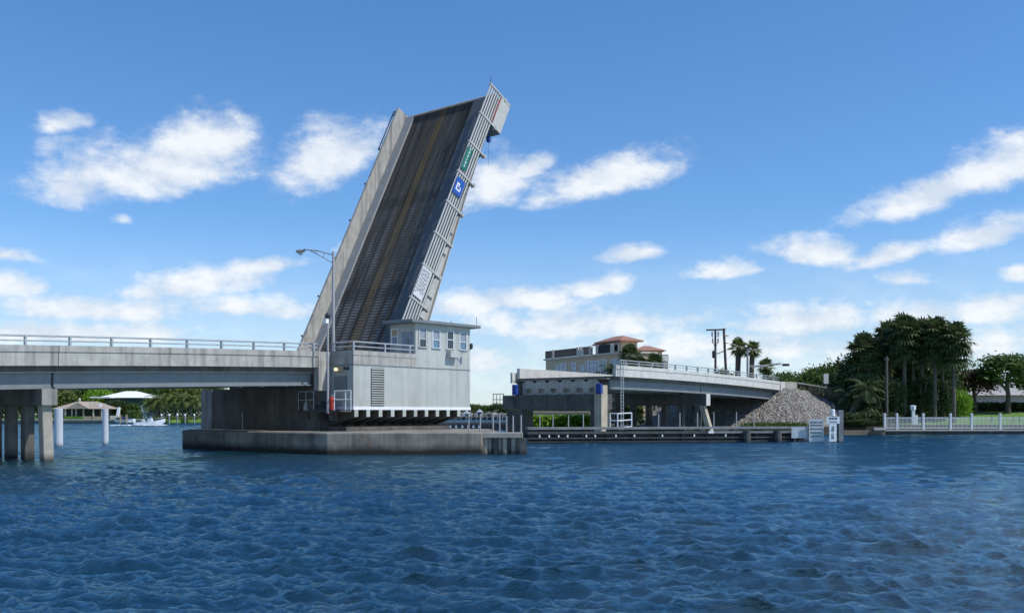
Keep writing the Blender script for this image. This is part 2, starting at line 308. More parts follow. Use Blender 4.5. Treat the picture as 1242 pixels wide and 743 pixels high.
# ------------------------------------------------------------------ mesh builder
class MB:
    def __init__(s): s.v = []; s.f = []; s.uv = {}
    def poly(s, pts): i = len(s.v); s.v += [Vector(p) for p in pts]; s.f.append(tuple(range(i, i + len(pts)))); return s
    def hexa(s, c):
        """eight corners: four below, the four above them"""
        i = len(s.v); s.v += [Vector(p) for p in c]
        s.f += [(i+3, i+2, i+1, i), (i+4, i+5, i+6, i+7), (i, i+1, i+5, i+4), (i+1, i+2, i+6, i+5), (i+2, i+3, i+7, i+6), (i+3, i, i+4, i+7)]; return s
    def box(s, x0, x1, y0, y1, z0, z1):
        return s.hexa([(x0,y0,z0),(x1,y0,z0),(x1,y1,z0),(x0,y1,z0),(x0,y0,z1),(x1,y0,z1),(x1,y1,z1),(x0,y1,z1)])
    def obox(s, a0, a1, b0, b1, z0, z1):          # box in the bridge frame
        return s.hexa([B(a0,b0,z0),B(a1,b0,z0),B(a1,b1,z0),B(a0,b1,z0),B(a0,b0,z1),B(a1,b0,z1),B(a1,b1,z1),B(a0,b1,z1)])
    def frame(s, o, ex, ey, ez, x0, x1, y0, y1, z0, z1):   # box in any frame
        P = lambda x, y, z: o + ex * x + ey * y + ez * z
        return s.hexa([P(x0,y0,z0),P(x1,y0,z0),P(x1,y1,z0),P(x0,y1,z0),P(x0,y0,z1),P(x1,y0,z1),P(x1,y1,z1),P(x0,y1,z1)])
    def prism(s, low, high):                       # two matching loops
        n = len(low); i = len(s.v); s.v += [Vector(p) for p in low] + [Vector(p) for p in high]
        s.f += [tuple(range(i + n - 1, i - 1, -1)), tuple(range(i + n, i + 2 * n))]
        for k in range(n): j = (k + 1) % n; s.f.append((i + k, i + j, i + n + j, i + n + k))
        return s
    def tube(s, p0, p1, r0, r1=None, n=8, cap=True):
        r1 = r0 if r1 is None else r1; p0 = Vector(p0); p1 = Vector(p1); d = (p1 - p0).normalized()
        x = d.orthogonal().normalized(); y = d.cross(x); i = len(s.v)
        for p, r in ((p0, r0), (p1, r1)):
            for k in range(n): a = 2 * math.pi * k / n; s.v.append(p + x * (math.cos(a) * r) + y * (math.sin(a) * r))
        for k in range(n): j = (k + 1) % n; s.f.append((i + k, i + j, i + n + j, i + n + k))
        if cap: s.f += [tuple(range(i + n - 1, i - 1, -1)), tuple(range(i + n, i + 2 * n))]
        return s
    def path(s, pts, r, n=8):
        rs = r if isinstance(r, (list, tuple)) else [r] * len(pts)
        for k in range(len(pts) - 1): s.tube(pts[k], pts[k + 1], rs[k], rs[k + 1], n)
        return s
    def lathe(s, c, prof, n=14):
        c = Vector(c); i = len(s.v); m = len(prof)
        for (r, z) in prof:
            for k in range(n): a = 2 * math.pi * k / n; s.v.append(c + Vector((math.cos(a) * r, math.sin(a) * r, z)))
        for q in range(m - 1):
            for k in range(n): j = (k + 1) % n; s.f.append((i + q*n + k, i + q*n + j, i + (q+1)*n + j, i + (q+1)*n + k))
        s.f += [tuple(range(i + n - 1, i - 1, -1)), tuple(range(i + (m-1)*n, i + m*n))]; return s
    def sweep(s, prof, a0, a1, step=2.4):          # profile of (b, dz) carried along the crest curve
        k = max(1, int(math.ceil(abs(a1 - a0) / step))); n = len(prof); i = len(s.v)
        for q in range(k + 1):
            a = a0 + (a1 - a0) * q / k; z = ptop(a)
            s.v += [B(a, b, z + dz) for b, dz in prof]
        for q in range(k):
            for j in range(n): jj = (j + 1) % n; s.f.append((i+q*n+j, i+q*n+jj, i+(q+1)*n+jj, i+(q+1)*n+j))
        s.f += [tuple(range(i + n - 1, i - 1, -1)), tuple(range(i + k*n, i + k*n + n))]; return s
    def build(s, name, m, parent=None, smooth=False, bevel=0):
        off = parent['_o'] if parent is not None else (0, 0, 0)
        off = Vector(off); me = bpy.data.meshes.new(name)
        me.from_pydata([tuple(v - off) for v in s.v], [], s.f); me.materials.append(M[m] if isinstance(m, str) else m)
        if smooth: me.polygons.foreach_set('use_smooth', [True] * len(me.polygons))
        o = bpy.data.objects.new(name, me); COL.objects.link(o)
        if parent is not None: o.parent = parent; o['_o'] = tuple(off)
        if bevel:
            b = o.modifiers.new('bevel', 'BEVEL'); b.width = bevel; b.segments = 1; b.limit_method = 'ANGLE'
        return o
def tag(o, label=None, cat=None, group=None, kind=None):
    if label: o['label'] = label
    if cat: o['category'] = cat
    if group: o['group'] = group
    if kind: o['kind'] = kind
    return o
def thing(name, loc, label, cat, group=None):
    o = bpy.data.objects.new(name, None); COL.objects.link(o); o.location = loc; o['_o'] = tuple(loc); o.empty_display_size = .3
    return tag(o, label, cat, group)
def structure(mb, name, m, **k):
    o = mb.build(name, m, **k); o['kind'] = 'structure'; o['label'] = name.replace('_', ' '); return o

#@@SETTING
# ------------------------------------------------------------------ water
WAVES = []
for i in range(110):
    lam = float(np.exp(rng.uniform(np.log(.27), np.log(2.3)))); th = R(257) + rng.normal(0, .36 if lam > .8 else .6)
    amp = .0088 * lam ** 0.72 * rng.uniform(.55, 1.25)
    if lam > 1.4: amp *= .68
    if lam < .9: amp *= 1.25
    WAVES.append((2 * math.pi / lam * math.cos(th), 2 * math.pi / lam * math.sin(th), amp, rng.uniform(0, 6.28), lam))
def make_water():
    r = [5.0]
    while r[-1] < 900: r.append(r[-1] + min(max(.045, r[-1] ** 2 / 6500), .55 if r[-1] < 260 else 4.0))
    r = np.array(r); th = np.linspace(-R(54), R(54), 1250)
    rr, tt = np.meshgrid(r, th, indexing='ij'); x = rr * np.sin(tt); y = rr * np.cos(tt)
    sp = np.maximum(np.gradient(r)[:, None], rr * (th[1] - th[0]))
    z = np.zeros_like(x); dx = np.zeros_like(x); dy = np.zeros_like(x)
    gust = .78 + .30 * np.sin(x * .05 + 1.3 * np.sin(y * .035)) * np.sin(y * .061 + 1.0)
    for kx, ky, a, ph, lam in WAVES:
        fade = np.clip((lam / sp - 1.6) / 1.4, 0, 1) * a * gust
        p = kx * x + ky * y + ph; k = math.hypot(kx, ky)
        z += fade * np.cos(p) + fade * np.clip((lam / sp - 3.2) / 2, 0, 1) * .28 * np.cos(2 * p); q = fade * np.sin(p) * .55
        dx -= q * kx / k; dy -= q * ky / k
    V = np.stack([x + dx, y + dy, z], -1).reshape(-1, 3)
    nr, nt = x.shape; idx = np.arange(nr * nt).reshape(nr, nt)
    q = np.stack([idx[:-1, :-1], idx[:-1, 1:], idx[1:, 1:], idx[1:, :-1]], -1).reshape(-1, 4)[:, ::-1]
    me = bpy.data.meshes.new('water'); me.vertices.add(len(V)); me.vertices.foreach_set('co', V.ravel())
    me.loops.add(q.size); me.loops.foreach_set('vertex_index', q.ravel().astype(np.int32))
    me.polygons.add(len(q)); me.polygons.foreach_set('loop_start', (np.arange(len(q)) * 4).astype(np.int32))
    me.polygons.foreach_set('use_smooth', np.ones(len(q), bool)); me.update(calc_edges=True); me.materials.append(M['water'])
    o = bpy.data.objects.new('water', me); COL.objects.link(o); tag(o, 'choppy dark blue channel water', kind='structure')
make_water()

# ------------------------------------------------------------------ land
def sheet(name, pts, z, m, zb=-2.5):
    low = [(x, y, zb) for x, y in pts]; hi = [(x, y, z) for x, y in pts]
    return structure(MB().prism(low, hi), name, m)
sheet('far_shore', [(-900, 247), (-95, 247), (-88, 262), (-70, 300), (-60, 520), (-900, 900)], .95, 'grass')
sheet('far_land', [(-60, 420), (-40, 380), (40, 372), (60, 900), (-60, 900)], 1.0, 'soil')
sheet('right_bank', [(1.5, 117), (14, 116.4), (27, 117), (38.8, 117.6), (39.2, 121.5), (140, 124.2), (900, 160), (900, 1500), (14, 1500), (6, 300), (-1, 180)], .95, 'soil')
lawn = structure(MB().poly([at(1072, 500, 122.5).xy.to_3d() + Vector((0, 0, 1.12)), Vector((140, 125, 1.12)), Vector((160, 152, 2.95)), Vector((60, 152, 2.95)), Vector((55, 140, 2.1))]), 'lawn', 'grass')

# riprap embankment carrying the road off the end of the bridge
def riprap():
    aa = np.arange(80, 128, .33); bb = np.arange(-13, 27, .33)
    A, Bb = np.meshgrid(aa, bb, indexing='ij')
    ed = np.maximum(np.maximum(97.6 - A, 0), 0); eb = np.maximum(np.maximum(-.6 - Bb, Bb - 13.4), 0)
    dist = np.hypot(ed * 1.0, eb)
    topz = np.array([ptop(a) - 1.0 for a in aa])[:, None]; topz = np.maximum(topz, 4.3)
    z = np.minimum(topz, topz + .35 - dist * .62)
    seeds = rng.uniform([80, -13], [128, 27], (9000, 2)); hs_ = rng.uniform(-.10, .14, 9000)
    # nearest seed through a coarse grid so that each rock is one lump
    cell = {}
    for k, (sa, sb) in enumerate(seeds): cell.setdefault((int(sa / .8), int(sb / .8)), []).append(k)
    jit = np.zeros_like(z)
    for i in range(len(aa)):
        for j in range(len(bb)):
            ci, cj = int(aa[i] / .8), int(bb[j] / .8); best = 9; bk = 0
            for di in (-1, 0, 1):
                for dj in (-1, 0, 1):
                    for k in cell.get((ci + di, cj + dj), ()):
                        d2 = (seeds[k][0] - aa[i]) ** 2 + (seeds[k][1] - bb[j]) ** 2
                        if d2 < best: best = d2; bk = k
            jit[i, j] = hs_[bk] + .12 - min(best, .4) * .5
    z = z + np.where(dist > .3, jit, 0); z = np.maximum(z, .2)
    mb = MB(); n = len(bb)
    mb.v = [B(aa[i], bb[j], z[i, j]) for i in range(len(aa)) for j in range(n)]
    mb.f = [(i*n+j, i*n+j+1, (i+1)*n+j+1, (i+1)*n+j) for i in range(len(aa)-1) for j in range(n-1) if max(z[i,j], z[i+1,j], z[i,j+1], z[i+1,j+1]) > .25]
    structure(mb, 'riprap_slope', 'rock')
riprap()
rd = MB()
for q in range(8):
    a0, a1 = 97.8 + q * 14, 97.8 + q * 14 + 14
    z0, z1 = (max(ptop(a0) - .5, 4.6), max(ptop(a1) - .5, 4.6))
    rd.hexa([B(a0, .3, z0 - .6), B(a1, .3, z1 - .6), B(a1, 12.4, z1 - .6), B(a0, 12.4, z0 - .6), B(a0, .3, z0), B(a1, .3, z1), B(a1, 12.4, z1), B(a0, 12.4, z0)])
structure(rd, 'approach_road', 'asphalt')

#@@SPANS
# ------------------------------------------------------------------ bridge railings and fixed spans
def rail_set(parent, alist, a0, a1, b=.06, h=.56):
    """aluminium railing on a parapet: posts one by one, two rails"""
    for a in alist:
        z = ptop(a); MB().obox(a - .05, a + .05, b - .02, b + .18, z, z + h).build('railing_post', 'railmetal', parent)
    for k, nm in ((h - .04, 'top_rail'), (h * .45, 'middle_rail')):
        n = max(2, int((a1 - a0) / 2.4)); pts = [B(a0 + (a1 - a0) * i / n, b + .05, ptop(a0 + (a1 - a0) * i / n) + k) for i in range(n + 1)]
        MB().path(pts, .055 if nm == 'top_rail' else .042, 6).build(nm, 'railmetal', parent)
def span(name, label, a0, a1, posts, rail, pm, cat='bridge span', far_rail=True, conduit=True):
    t = thing(name, B(a0, 6, ptop(a0) - 2.4), label, cat, 'fixed spans of the bridge')
    MB().sweep([(-.05, -.36), (-.05, 0), (.28, 0), (.28, -.36)], a0, a1).build('parapet', pm, t)
    MB().sweep([(.0, -1.13), (.0, -.363), (.40, -.363), (.40, -1.13)], a0, a1).build('edge_beam', pm, t)
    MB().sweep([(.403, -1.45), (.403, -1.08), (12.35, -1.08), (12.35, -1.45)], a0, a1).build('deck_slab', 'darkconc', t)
    MB().sweep([(12.353, -1.13), (12.353, 0), (12.75, 0), (12.75, -1.13)], a0, a1).build('parapet', pm, t)
    for gb in (.75, 3.5, 6.3, 9.1, 11.8):
        mb = MB().sweep([(gb, -2.32), (gb, -1.453), (gb + .12, -1.453), (gb + .12, -2.32)], a0 + .06, a1 - .06)
        mb.sweep([(gb - .18, -2.40), (gb - .18, -2.322), (gb + .30, -2.322), (gb + .30, -2.40)], a0 + .06, a1 - .06)
        mb.build('girder', 'girder', t)
    if conduit:
        mb = MB(); n = int((a1 - a0) / 1.9)
        pts = [B(a0 + (a1 - a0) * i / n, .52, ptop(a0 + (a1 - a0) * i / n) - 1.47) for i in range(n + 1)]
        mb.path(pts, .045, 6)
        for p in pts[1:-1]: mb.tube(p + Vector((0, 0, -.08)), p + Vector((0, 0, .36)), .03, n=5)
        mb.build('conduit', 'railmetal', t)
    rail_set(t, posts, rail[0], rail[1])
    return t
S_ = 2.487
A_JOINT = a_of(71, 0); A_PIER = 20.2
span('approach_span', 'near approach span at the left picture edge with stained parapet', -14, A_JOINT - .02, [-S_ * k for k in range(0, 6)], (-14, A_JOINT - .02), 'parapet')
span('approach_span', 'stained concrete approach span with railing meeting the bascule pier', A_JOINT + .02, A_PIER, [S_ * k for k in range(1, 9)], (A_JOINT + .02, A_PIER), 'parapet')
A_R0 = a_of(747, 0); A_R1 = a_of(857, 0); A_R2 = a_of(946, 0)
RP = [59.924 + S_ * i for i in range(16)]
span('approach_span', 'paler fixed span rising from the rest pier, ladder at its end', A_R0, A_R1 - .02, [a for a in RP if A_R0 < a < A_R1], (A_R0 + .9, A_R1 - .02), 'parapet_new', conduit=False)
span('approach_span', 'paler fixed span landing on the rocky embankment', A_R1 + .02, A_R2, [a for a in RP if A_R1 < a < A_R2 + .5], (A_R1 + .02, A_R2 - .2), 'parapet_new', conduit=False)

# abutment at the far end
ab = thing('abutment', B(97, 6, 1), 'pale concrete abutment where the bridge meets the riprap slope', 'abutment')
zA = ptop(A_R2)
MB().obox(A_R2 + .02, A_R2 + 1.3, -.12, .5, zA - 2.9, zA - .02).build('wing_wall', 'parapet_new', ab)
MB().obox(A_R2 + .5, A_R2 + 1.25, .503, 12.9, zA - 4.6, zA - .9).build('back_wall', 'darkconc', ab)
MB().obox(A_R2 + 1.303, A_R2 + 5.2, -.1, .3, zA - 1.5, zA + .02).build('end_post', 'parapet', ab)
gr = thing('guard_rail', B(A_R2 + 9, 0, ptop(100) - .6), 'dark roadside guard rail running down from the bridge end', 'guard rail')
mb = MB(); pts = [B(A_R2 + 5.3 + q * 2, -.1, max(ptop(A_R2 + 5.3 + q * 2), 5.1) + .1) for q in range(9)]
mb.path(pts, .13, 6); mb.build('beam', 'timberlight', gr)
for p in pts: MB().box(p.x - .07, p.x + .07, p.y + .05, p.y + .2, p.z - 1.1, p.z + .12).build('post', 'timber', gr)

def battered(mb, c0, c1, w, n4=True):
    """square pile leaning from its foot c0 to its head c1"""
    c0, c1 = Vector(c0), Vector(c1); ex = Vector((DX, DY, 0)) * w / 2; ey = Vector((NX, NY, 0)) * w / 2
    return mb.hexa([c0 - ex - ey, c0 + ex - ey, c0 + ex + ey, c0 - ex + ey, c1 - ex - ey, c1 + ex - ey, c1 + ex + ey, c1 - ex + ey])
# left pile bent
a_b = a_of(59, .2)
bt = thing('pile_bent', B(a_b, 6, 0), 'concrete pile bent under the left approach span, square piles in water', 'bridge pier', 'pile bents of the bridge')
zc1 = ptop(a_b) - 2.41; zc0 = zat(491, Yab(a_b, .2))
MB().obox(a_b - .43, a_b + .43, .15, 12.6, zc0, zc1).build('pile_cap', 'darkconc', bt, bevel=.03)  # shade under the deck put into the cap's dark colour
MB().obox(a_b - .43, a_b + .43, .07, .147, zc0, zc1).build('cap_end', 'concrete', bt)  # thin slab painting the cap's lit end face paler
for k in range(6):
    lean = -.35 if k == 0 else (0.35 if k == 5 else 0)
    b0 = .65 + k * 2.1
    battered(MB(), B(a_b, b0 + lean, -1.5), B(a_b, b0, zc0 - .003), .56).build('pile', 'pile' if k == 0 else 'darkconc', bt, bevel=.03)  # piles behind the front one coloured dark for the deck's shade
# right pile bent, a raking pile at its near end
a_c = a_of(857.5, .2)
b2 = thing('pile_bent', B(a_c, 6, 0), 'concrete pile bent under the right spans, raking pale end pile', 'bridge pier', 'pile bents of the bridge')
zc1 = ptop(a_c) - 2.41; zc0 = zat(491.5, Yab(a_c, .2))
MB().obox(a_c - .45, a_c + .45, .1, 12.6, zc0, zc1).build('pile_cap', 'darkconc', b2)  # shaded face of the cap put into its dark colour
MB().obox(a_c - .45, a_c + .45, .02, .098, zc0, zc1).build('cap_end', 'parapet_new', b2)  # thin paler slab for the lit end of the cap
for k in range(6):
    b0 = .75 + k * 2.2
    if k == 0: battered(MB(), B(a_c, b0 - 1.25, -.5), B(a_c, b0, zc0 - .003), .6).build('raking_pile', 'beigeconc', b2)
    battered(MB(), B(a_c, b0 + .6, -.5), B(a_c, b0 + .6, zc0 - .003), .62).build('pile', 'darkconc', b2)

#@@RESTPIER
# ------------------------------------------------------------------ rest pier on the far side of the channel
a_e = A_R0                                         # end of the fixed deck
rp = thing('rest_pier', B(a_e - .5, 6, 0), 'dark stained rest pier with oval openings under the deck end', 'bridge pier')
Yn = Yab(a_e, 0)
zcap1 = zat(477.6, Yn); zcap0 = zat(497, Yn)
bcap = b_of(625, a_e - 1.5)
MB().obox(a_e - 1.5, a_e + .4, .7, bcap, zcap0, zcap1).build('pier_cap', 'darkconc', rp)
zl = zat(459.5, Yab(a_e, 0.8))
# end diaphragm with a row of oval recesses
dia = MB(); z0 = zcap1 + .003; z1 = zl; bn0, bf0 = 1.6, bcap - .25
novals = 6; cw = (bf0 - bn0) / novals; fr = a_e - .55
def oval_panel(mb, bl, br, zb, zt, cz, rw, rh, af, depth, n=16):
    cb = (bl + br) / 2; ring = []; outer = []; inner = []
    for k in range(n):
        th = 2 * math.pi * k / n; c, s_ = math.cos(th), math.sin(th)
        pw = lambda x, e: math.copysign(abs(x) ** e, x)
        ring.append((cb + rw * pw(c, .6), cz + rh * pw(s_, .6)))
        sc = min((br - bl) / 2 / max(abs(c), 1e-6), 1e9); hz = (zt - cz) if s_ > 0 else (cz - zb); sc2 = hz / max(abs(s_), 1e-6); q = min(sc, sc2)
        outer.append((cb + c * q, cz + s_ * q))
    i = len(mb.v); mb.v += [B(af, b, z) for b, z in outer] + [B(af, b, z) for b, z in ring] + [B(af + depth, b, z) for b, z in ring]
    for k in range(n):
        j = (k + 1) % n; mb.f += [(i + k, i + j, i + n + j, i + n + k), (i + n + k, i + n + j, i + 2*n + j, i + 2*n + k)]
    mb.f.append(tuple(range(i + 2 * n, i + 3 * n)))
for q in range(novals): oval_panel(dia, bn0 + q * cw, bn0 + (q + 1) * cw, z0, z1, z0 + .42, cw * .27, .24, fr, .4)
dia.build('end_diaphragm', 'paleconc', rp)
MB().obox(fr + .5, a_e - .02, 1.2, 12.7, z0, z1 - .05).build('diaphragm_core', 'darkconc', rp)
MB().obox(fr - .12, a_e - .02, .6, 12.6, z1 + .003, z1 + .08).build('deck_end', 'concrete', rp)
# far parapet end running over the rest pier
yb = b_of(625, a_e); zf = zat(452, Yab(a_e, yb))
MB().obox(a_e - .7, a_e + 6, yb - .15, yb + .1, z1 - .2, zf).build('parapet_end', 'parapet_new', rp)
for (u0, u1, nm) in ((614, 636, 'column'), (716, 729, 'column')):
    MB().obox(a_e - 1.3, a_e + .2, b_of(u1, a_e - 1.3), b_of(u0, a_e - 1.3), -.5, zcap0 - .003).build(nm, 'darkconc', rp)
MB().obox(a_of(729, .45), a_of(729, .45) + 1.05, .40, 1.25, -.5, zat(467, Yn)).build('end_column', 'beigeconc', rp)
for (u, v0, v1) in ((625.5, 466.5, 477.4), (725.5, 465.5, 477.4)):
    bb = b_of(u, a_e - 1.1); ab_ = a_e - 1.4 if u < 700 else a_of(729, .45) - .42
    if u > 700: bb = b_of(u, ab_)
    bxm = MB().obox(ab_, ab_ + .41, bb - .3, bb + .3, zcap1 + .003, zat(v0, Yab(a_e, bb)))
    bx = bxm.build('bearing_box', 'blue', bevel=.05)
    tag(bx, 'blue equipment box at the %s end of the rest pier cap' % ('far' if u < 700 else 'near'), 'equipment box', 'blue boxes on the rest pier')
cw_ = thing('catwalk', B(a_e - 1, 13.5, zat(492, 106)), 'dark steel catwalk with railing sticking out left of rest pier', 'catwalk')
Yc = Yab(a_e - 1, 13.4); zd = zat(491, Yc); bl_, br_ = b_of(600, a_e - 1), b_of(614, a_e - 1)
MB().obox(a_e - 1.4, a_e - .5, br_, bl_, zd - .12, zd).build('platform_deck', 'timber', cw_)
mb = MB(); zt = zat(477.5, Yc)
for k in range(4):
    bb = br_ + .1 + (bl_ - br_ - .2) * k / 3; mb.tube(B(a_e - 1.35, bb, zd), B(a_e - 1.35, bb, zt), .035, n=6)
for zz in (zt, (zt + zd) / 2): mb.tube(B(a_e - 1.35, br_, zz), B(a_e - 1.35, bl_, zz), .035, n=6)
mb.build('railing', 'dark', cw_)
MB().obox(a_e - 1.6, a_e - .6, bcap + .003, br_ - .003, zcap0 + .1, zcap1 - .02).build('bracket_housing', 'darkconc', cw_)
# ladder and small fenced platform
ld = thing('ladder', B(A_R0 + .8, -.3, 1), 'tall steel access ladder beside the pale span end', 'ladder')
au = a_of(754.5, -.35); Yl = Yab(au, -.35); zlt = zat(437, Yl)
mb = MB()
for s_ in (-.22, .22): mb.tube(B(au + s_, -.35, .9), B(au + s_, -.35, zlt), .045, n=6)
mb.build('stile', 'railmetal', ld); mb = MB()
for k in range(int((zlt - 1.0) / .33)): mb.tube(B(au - .22, -.35, 1.1 + k * .33), B(au + .22, -.35, 1.1 + k * .33), .025, n=5)
mb.build('rung', 'railmetal', ld)
gp = thing('guard_platform', at(754, 518, 95), 'pale tubular railing platform at the foot of ladder', 'platform')
mb = MB(); Yg = 95.0
P1 = [at(740, 518.5, Yg), at(749, 518.5, Yg - 1), at(766, 517, Yg)]
P1t = [at(740, 501, Yg), at(749, 501.3, Yg - 1), at(766, 500.5, Yg)]
for a_, b_ in zip(P1, P1t): mb.tube(a_, b_, .06, n=6)
for f_ in (0, .5, 1):
    q = [a_.lerp(b_, f_) for a_, b_ in zip(P1, P1t)]; mb.path(q, .055, 6)
mb.build('railing', 'white', gp)
MB().hexa([P1[0] + Vector((0,0,-.2)), P1[1] + Vector((0,0,-.2)), P1[2] + Vector((0,0,-.2)), at(757, 518, Yg + 1.5), P1[0], P1[1], P1[2], at(757, 515, Yg + 1.5)]).build('platform_floor', 'timber', gp)

#@@BASCULE
# ------------------------------------------------------------------ bascule pier
pier = thing('bascule_pier', B(26, 6, 0), 'massive dark stained concrete bascule pier on a broad footing', 'bridge pier')
zfoot = 1.36
FA = Vector(((221 - CX) / F * 73.7, 73.7, 0)); FB = Vector(((396 - CX) / F * 63.0, 63.0, 0)); FC = Vector(((584.3 - CX) / F * 63.8, 63.8, 0))
ring = [FA, FB, FC, FC + Vector((1.0, 4.0, 0)), B(34.2, -4, 0), B(34.5, 15.5, 0), B(22, 17.5, 0)]
MB().prism([p + Vector((0, 0, -2)) for p in ring], [p + Vector((0, 0, zfoot)) for p in ring]).build('footing', 'footing', pier, bevel=.06)
bw = b_of(245, 20.5)
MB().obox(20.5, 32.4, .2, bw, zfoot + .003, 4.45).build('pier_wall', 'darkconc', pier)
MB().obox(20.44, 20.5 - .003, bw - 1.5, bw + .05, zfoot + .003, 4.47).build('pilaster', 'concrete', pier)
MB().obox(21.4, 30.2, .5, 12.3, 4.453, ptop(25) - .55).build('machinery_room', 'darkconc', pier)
MB().tube(B(20.38, 9.1, .5), B(20.38, 9.1, 2.6), .06, n=6).build('drain_pipe', 'railmetal', pier)

MB().obox(A_PIER + .02, 21.3, -.05, .45, 4.2, ptop(20.5) - .01).build('corner_pier', 'parapet', pier)
MB().obox(21.0, 31.5, -2.1, .19, zfoot + .003, zfoot + .30).build('plinth', 'darkconc', pier)
# control house
hb = -2.35; a0h = a_of(428.6, hb); a1h = a_of(570, hb); arm = a_of(504, hb)
Ym = Yab((a0h + a1h) / 2, hb)
zb = 2.86; zj = 5.98; zrt = 9.33
ch = thing('control_house', B((a0h + a1h) / 2, -1, zb), 'pale grey green bridge tender house overhanging the bascule pier', 'bridge house')
MB().obox(a0h, a1h, hb, .19, zb + .22, zj).build('lower_wall', 'house', ch)
MB().obox(a0h - .04, a1h + .04, hb - .05, .17, zb, zb + .217).build('floor_slab', 'white', ch)
jm = MB().obox(a0h - .03, a1h + .03, hb - .03, .16, zj + .003, zj + .06); jm.build('joint_band', 'girder', ch)
zp = ptop(a0h) + .03
MB().obox(a0h - .03, arm, hb - .04, .15, zj + .063, zp - .34).build('upper_wall', 'parapet', ch)
MB().obox(a0h - .06, arm - .003, hb - .07, hb + .3, zp - .337, zp).build('parapet', 'parapet', ch)
MB().obox(a0h - .06, a0h + .3, hb + .303, -.06, zp - .337, zp).build('parapet', 'parapet', ch)
MB().obox(a0h + .31, arm + .3, hb + .31, .15, zp - .337, zp - .25).build('terrace_floor', 'walk', ch)
room_b = b_of(473, arm)                             # depth of the operator's room
rw = MB()
WIN = [(508, 517.2), (524.3, 533.6), (541.5, 550.2), (557, 566)]
zw0, zw1 = 7.60, 8.98
edges = [arm]
for (u0, u1) in WIN: edges += [a_of(u0, hb), a_of(u1, hb)]
edges.append(a1h)
for k in range(len(edges) - 1):
    if k % 2 == 0: rw.obox(edges[k], edges[k + 1], hb, hb + .18, zj + .063, zrt)
    else:
        rw.obox(edges[k], edges[k + 1], hb, hb + .18, zj + .063, zw0); rw.obox(edges[k], edges[k + 1], hb, hb + .18, zw1, zrt)
rw.obox(a1h - .18, a1h, hb + .183, room_b, zj + .063, zrt)                       # channel side
rw.obox(arm + .003, a1h - .183, room_b - .15, room_b, zj + .063, zrt)            # back
dL, dR = b_of(487.4, arm), b_of(501.0, arm); wL, wR = b_of(474.6, arm), b_of(483, arm)
zdt = zat(402.5, Yab(arm, -1.5)); zs0, zs1 = zat(417, Yab(arm, -.8)), zat(398, Yab(arm, -.8))
rw.obox(arm, arm + .18, hb + .183, dR, zj + .063, zrt); rw.obox(arm, arm + .18, dR, dL, zdt, zrt); rw.obox(arm, arm + .18, dL, wR, zj + .063, zrt)
rw.obox(arm, arm + .18, wR, wL, zj + .063, zs0); rw.obox(arm, arm + .18, wR, wL, zs1, zrt); rw.obox(arm, arm + .18, wL, room_b - .153, zj + .063, zrt)
rw.build('room_wall', 'house', ch)
MB().obox(arm + .2, a1h - .2, hb + .2, room_b - .16, 6.5, 6.6).build('room_floor', 'dark', ch)
for wi, (u0, u1) in enumerate(WIN):
    e0, e1 = a_of(u0, hb), a_of(u1, hb); f_ = MB(); w_ = .09
    f_.obox(e0 - .04, e0 + w_, hb - .04, hb + .06, zw0, zw1); f_.obox(e1 - w_, e1 + .04, hb - .04, hb + .06, zw0, zw1)
    f_.obox(e0 + w_, e1 - w_, hb - .035, hb + .055, zw1 - w_, zw1); f_.obox(e0 - .08, e1 + .08, hb - .10, hb + .05, zw0 - .08, zw0 - .003)
    zm = zw0 + (zw1 - zw0) * (.42 if wi != 2 else .5); f_.obox(e0 + w_, e1 - w_, hb - .03, hb + .05, zm - .04, zm + .04)
    fo = f_.build('window', 'signgrey' if wi else 'house', ch)
    MB().obox(e0 + w_, e1 - w_, hb + .02, hb + .035, zm + .043, zw1 - w_ - .003).build('upper_pane', 'door' if wi != 2 else 'glass', fo)
    MB().obox(e0 + w_, e1 - w_, hb + .02, hb + .035, zw0, zm - .043).build('lower_pane', 'glassblue' if wi in (1, 3) else 'glass', fo)
dm = MB().obox(arm - .02, arm + .05, dR + .02, dL - .02, zp - .25, zdt - .01).build('door', 'door', ch)
MB().obox(arm - .045, arm - .023, (dL + dR) / 2 - .18, (dL + dR) / 2 + .02, zp + .75, zp + 1.15).build('door_window', 'glass', dm)
fo = MB().obox(arm - .03, arm + .05, wR + .01, wR + .07, zs0, zs1).obox(arm - .03, arm + .05, wL - .07, wL - .01, zs0, zs1).obox(arm - .03, arm + .05, wR + .07, wL - .07, zs1 - .06, zs1).obox(arm - .03, arm + .05, wR + .07, wL - .07, (zs0 + zs1) / 2 - .03, (zs0 + zs1) / 2 + .03).build('window', 'white', ch)
MB().obox(arm + .02, arm + .04, wR + .07, wL - .07, (zs0 + zs1) / 2 + .03, zs1 - .06).build('upper_pane', 'tan', fo)
MB().obox(arm + .02, arm + .04, wR + .07, wL - .07, zs0, (zs0 + zs1) / 2 - .03).build('lower_pane', 'door', fo)
# flat roof, thin edge, wide eaves to the right
ra0 = a_of(508, -2.75); ra1 = a_of(583, -2.75); rbk = b_of(471.5, ra0 - 1.6)
ra0 = arm - .75
zr = 9.33
MB().obox(ra0, ra1, -2.78, room_b + .12, zr + .003, zr + .24).build('roof', 'roofdark', ch, bevel=.02)
MB().tube(B(a_of(578, -2.5), -2.5, zr + .24), B(a_of(578, -2.5), -2.5, zr + .95), .02, n=5).build('antenna', 'dark', ch)
MB().tube(B(a_of(553, -2.5), -2.0, zr + .24), B(a_of(553, -2.5), -2.0, zr + .5), .04, n=6).build('roof_vent', 'railmetal', ch)
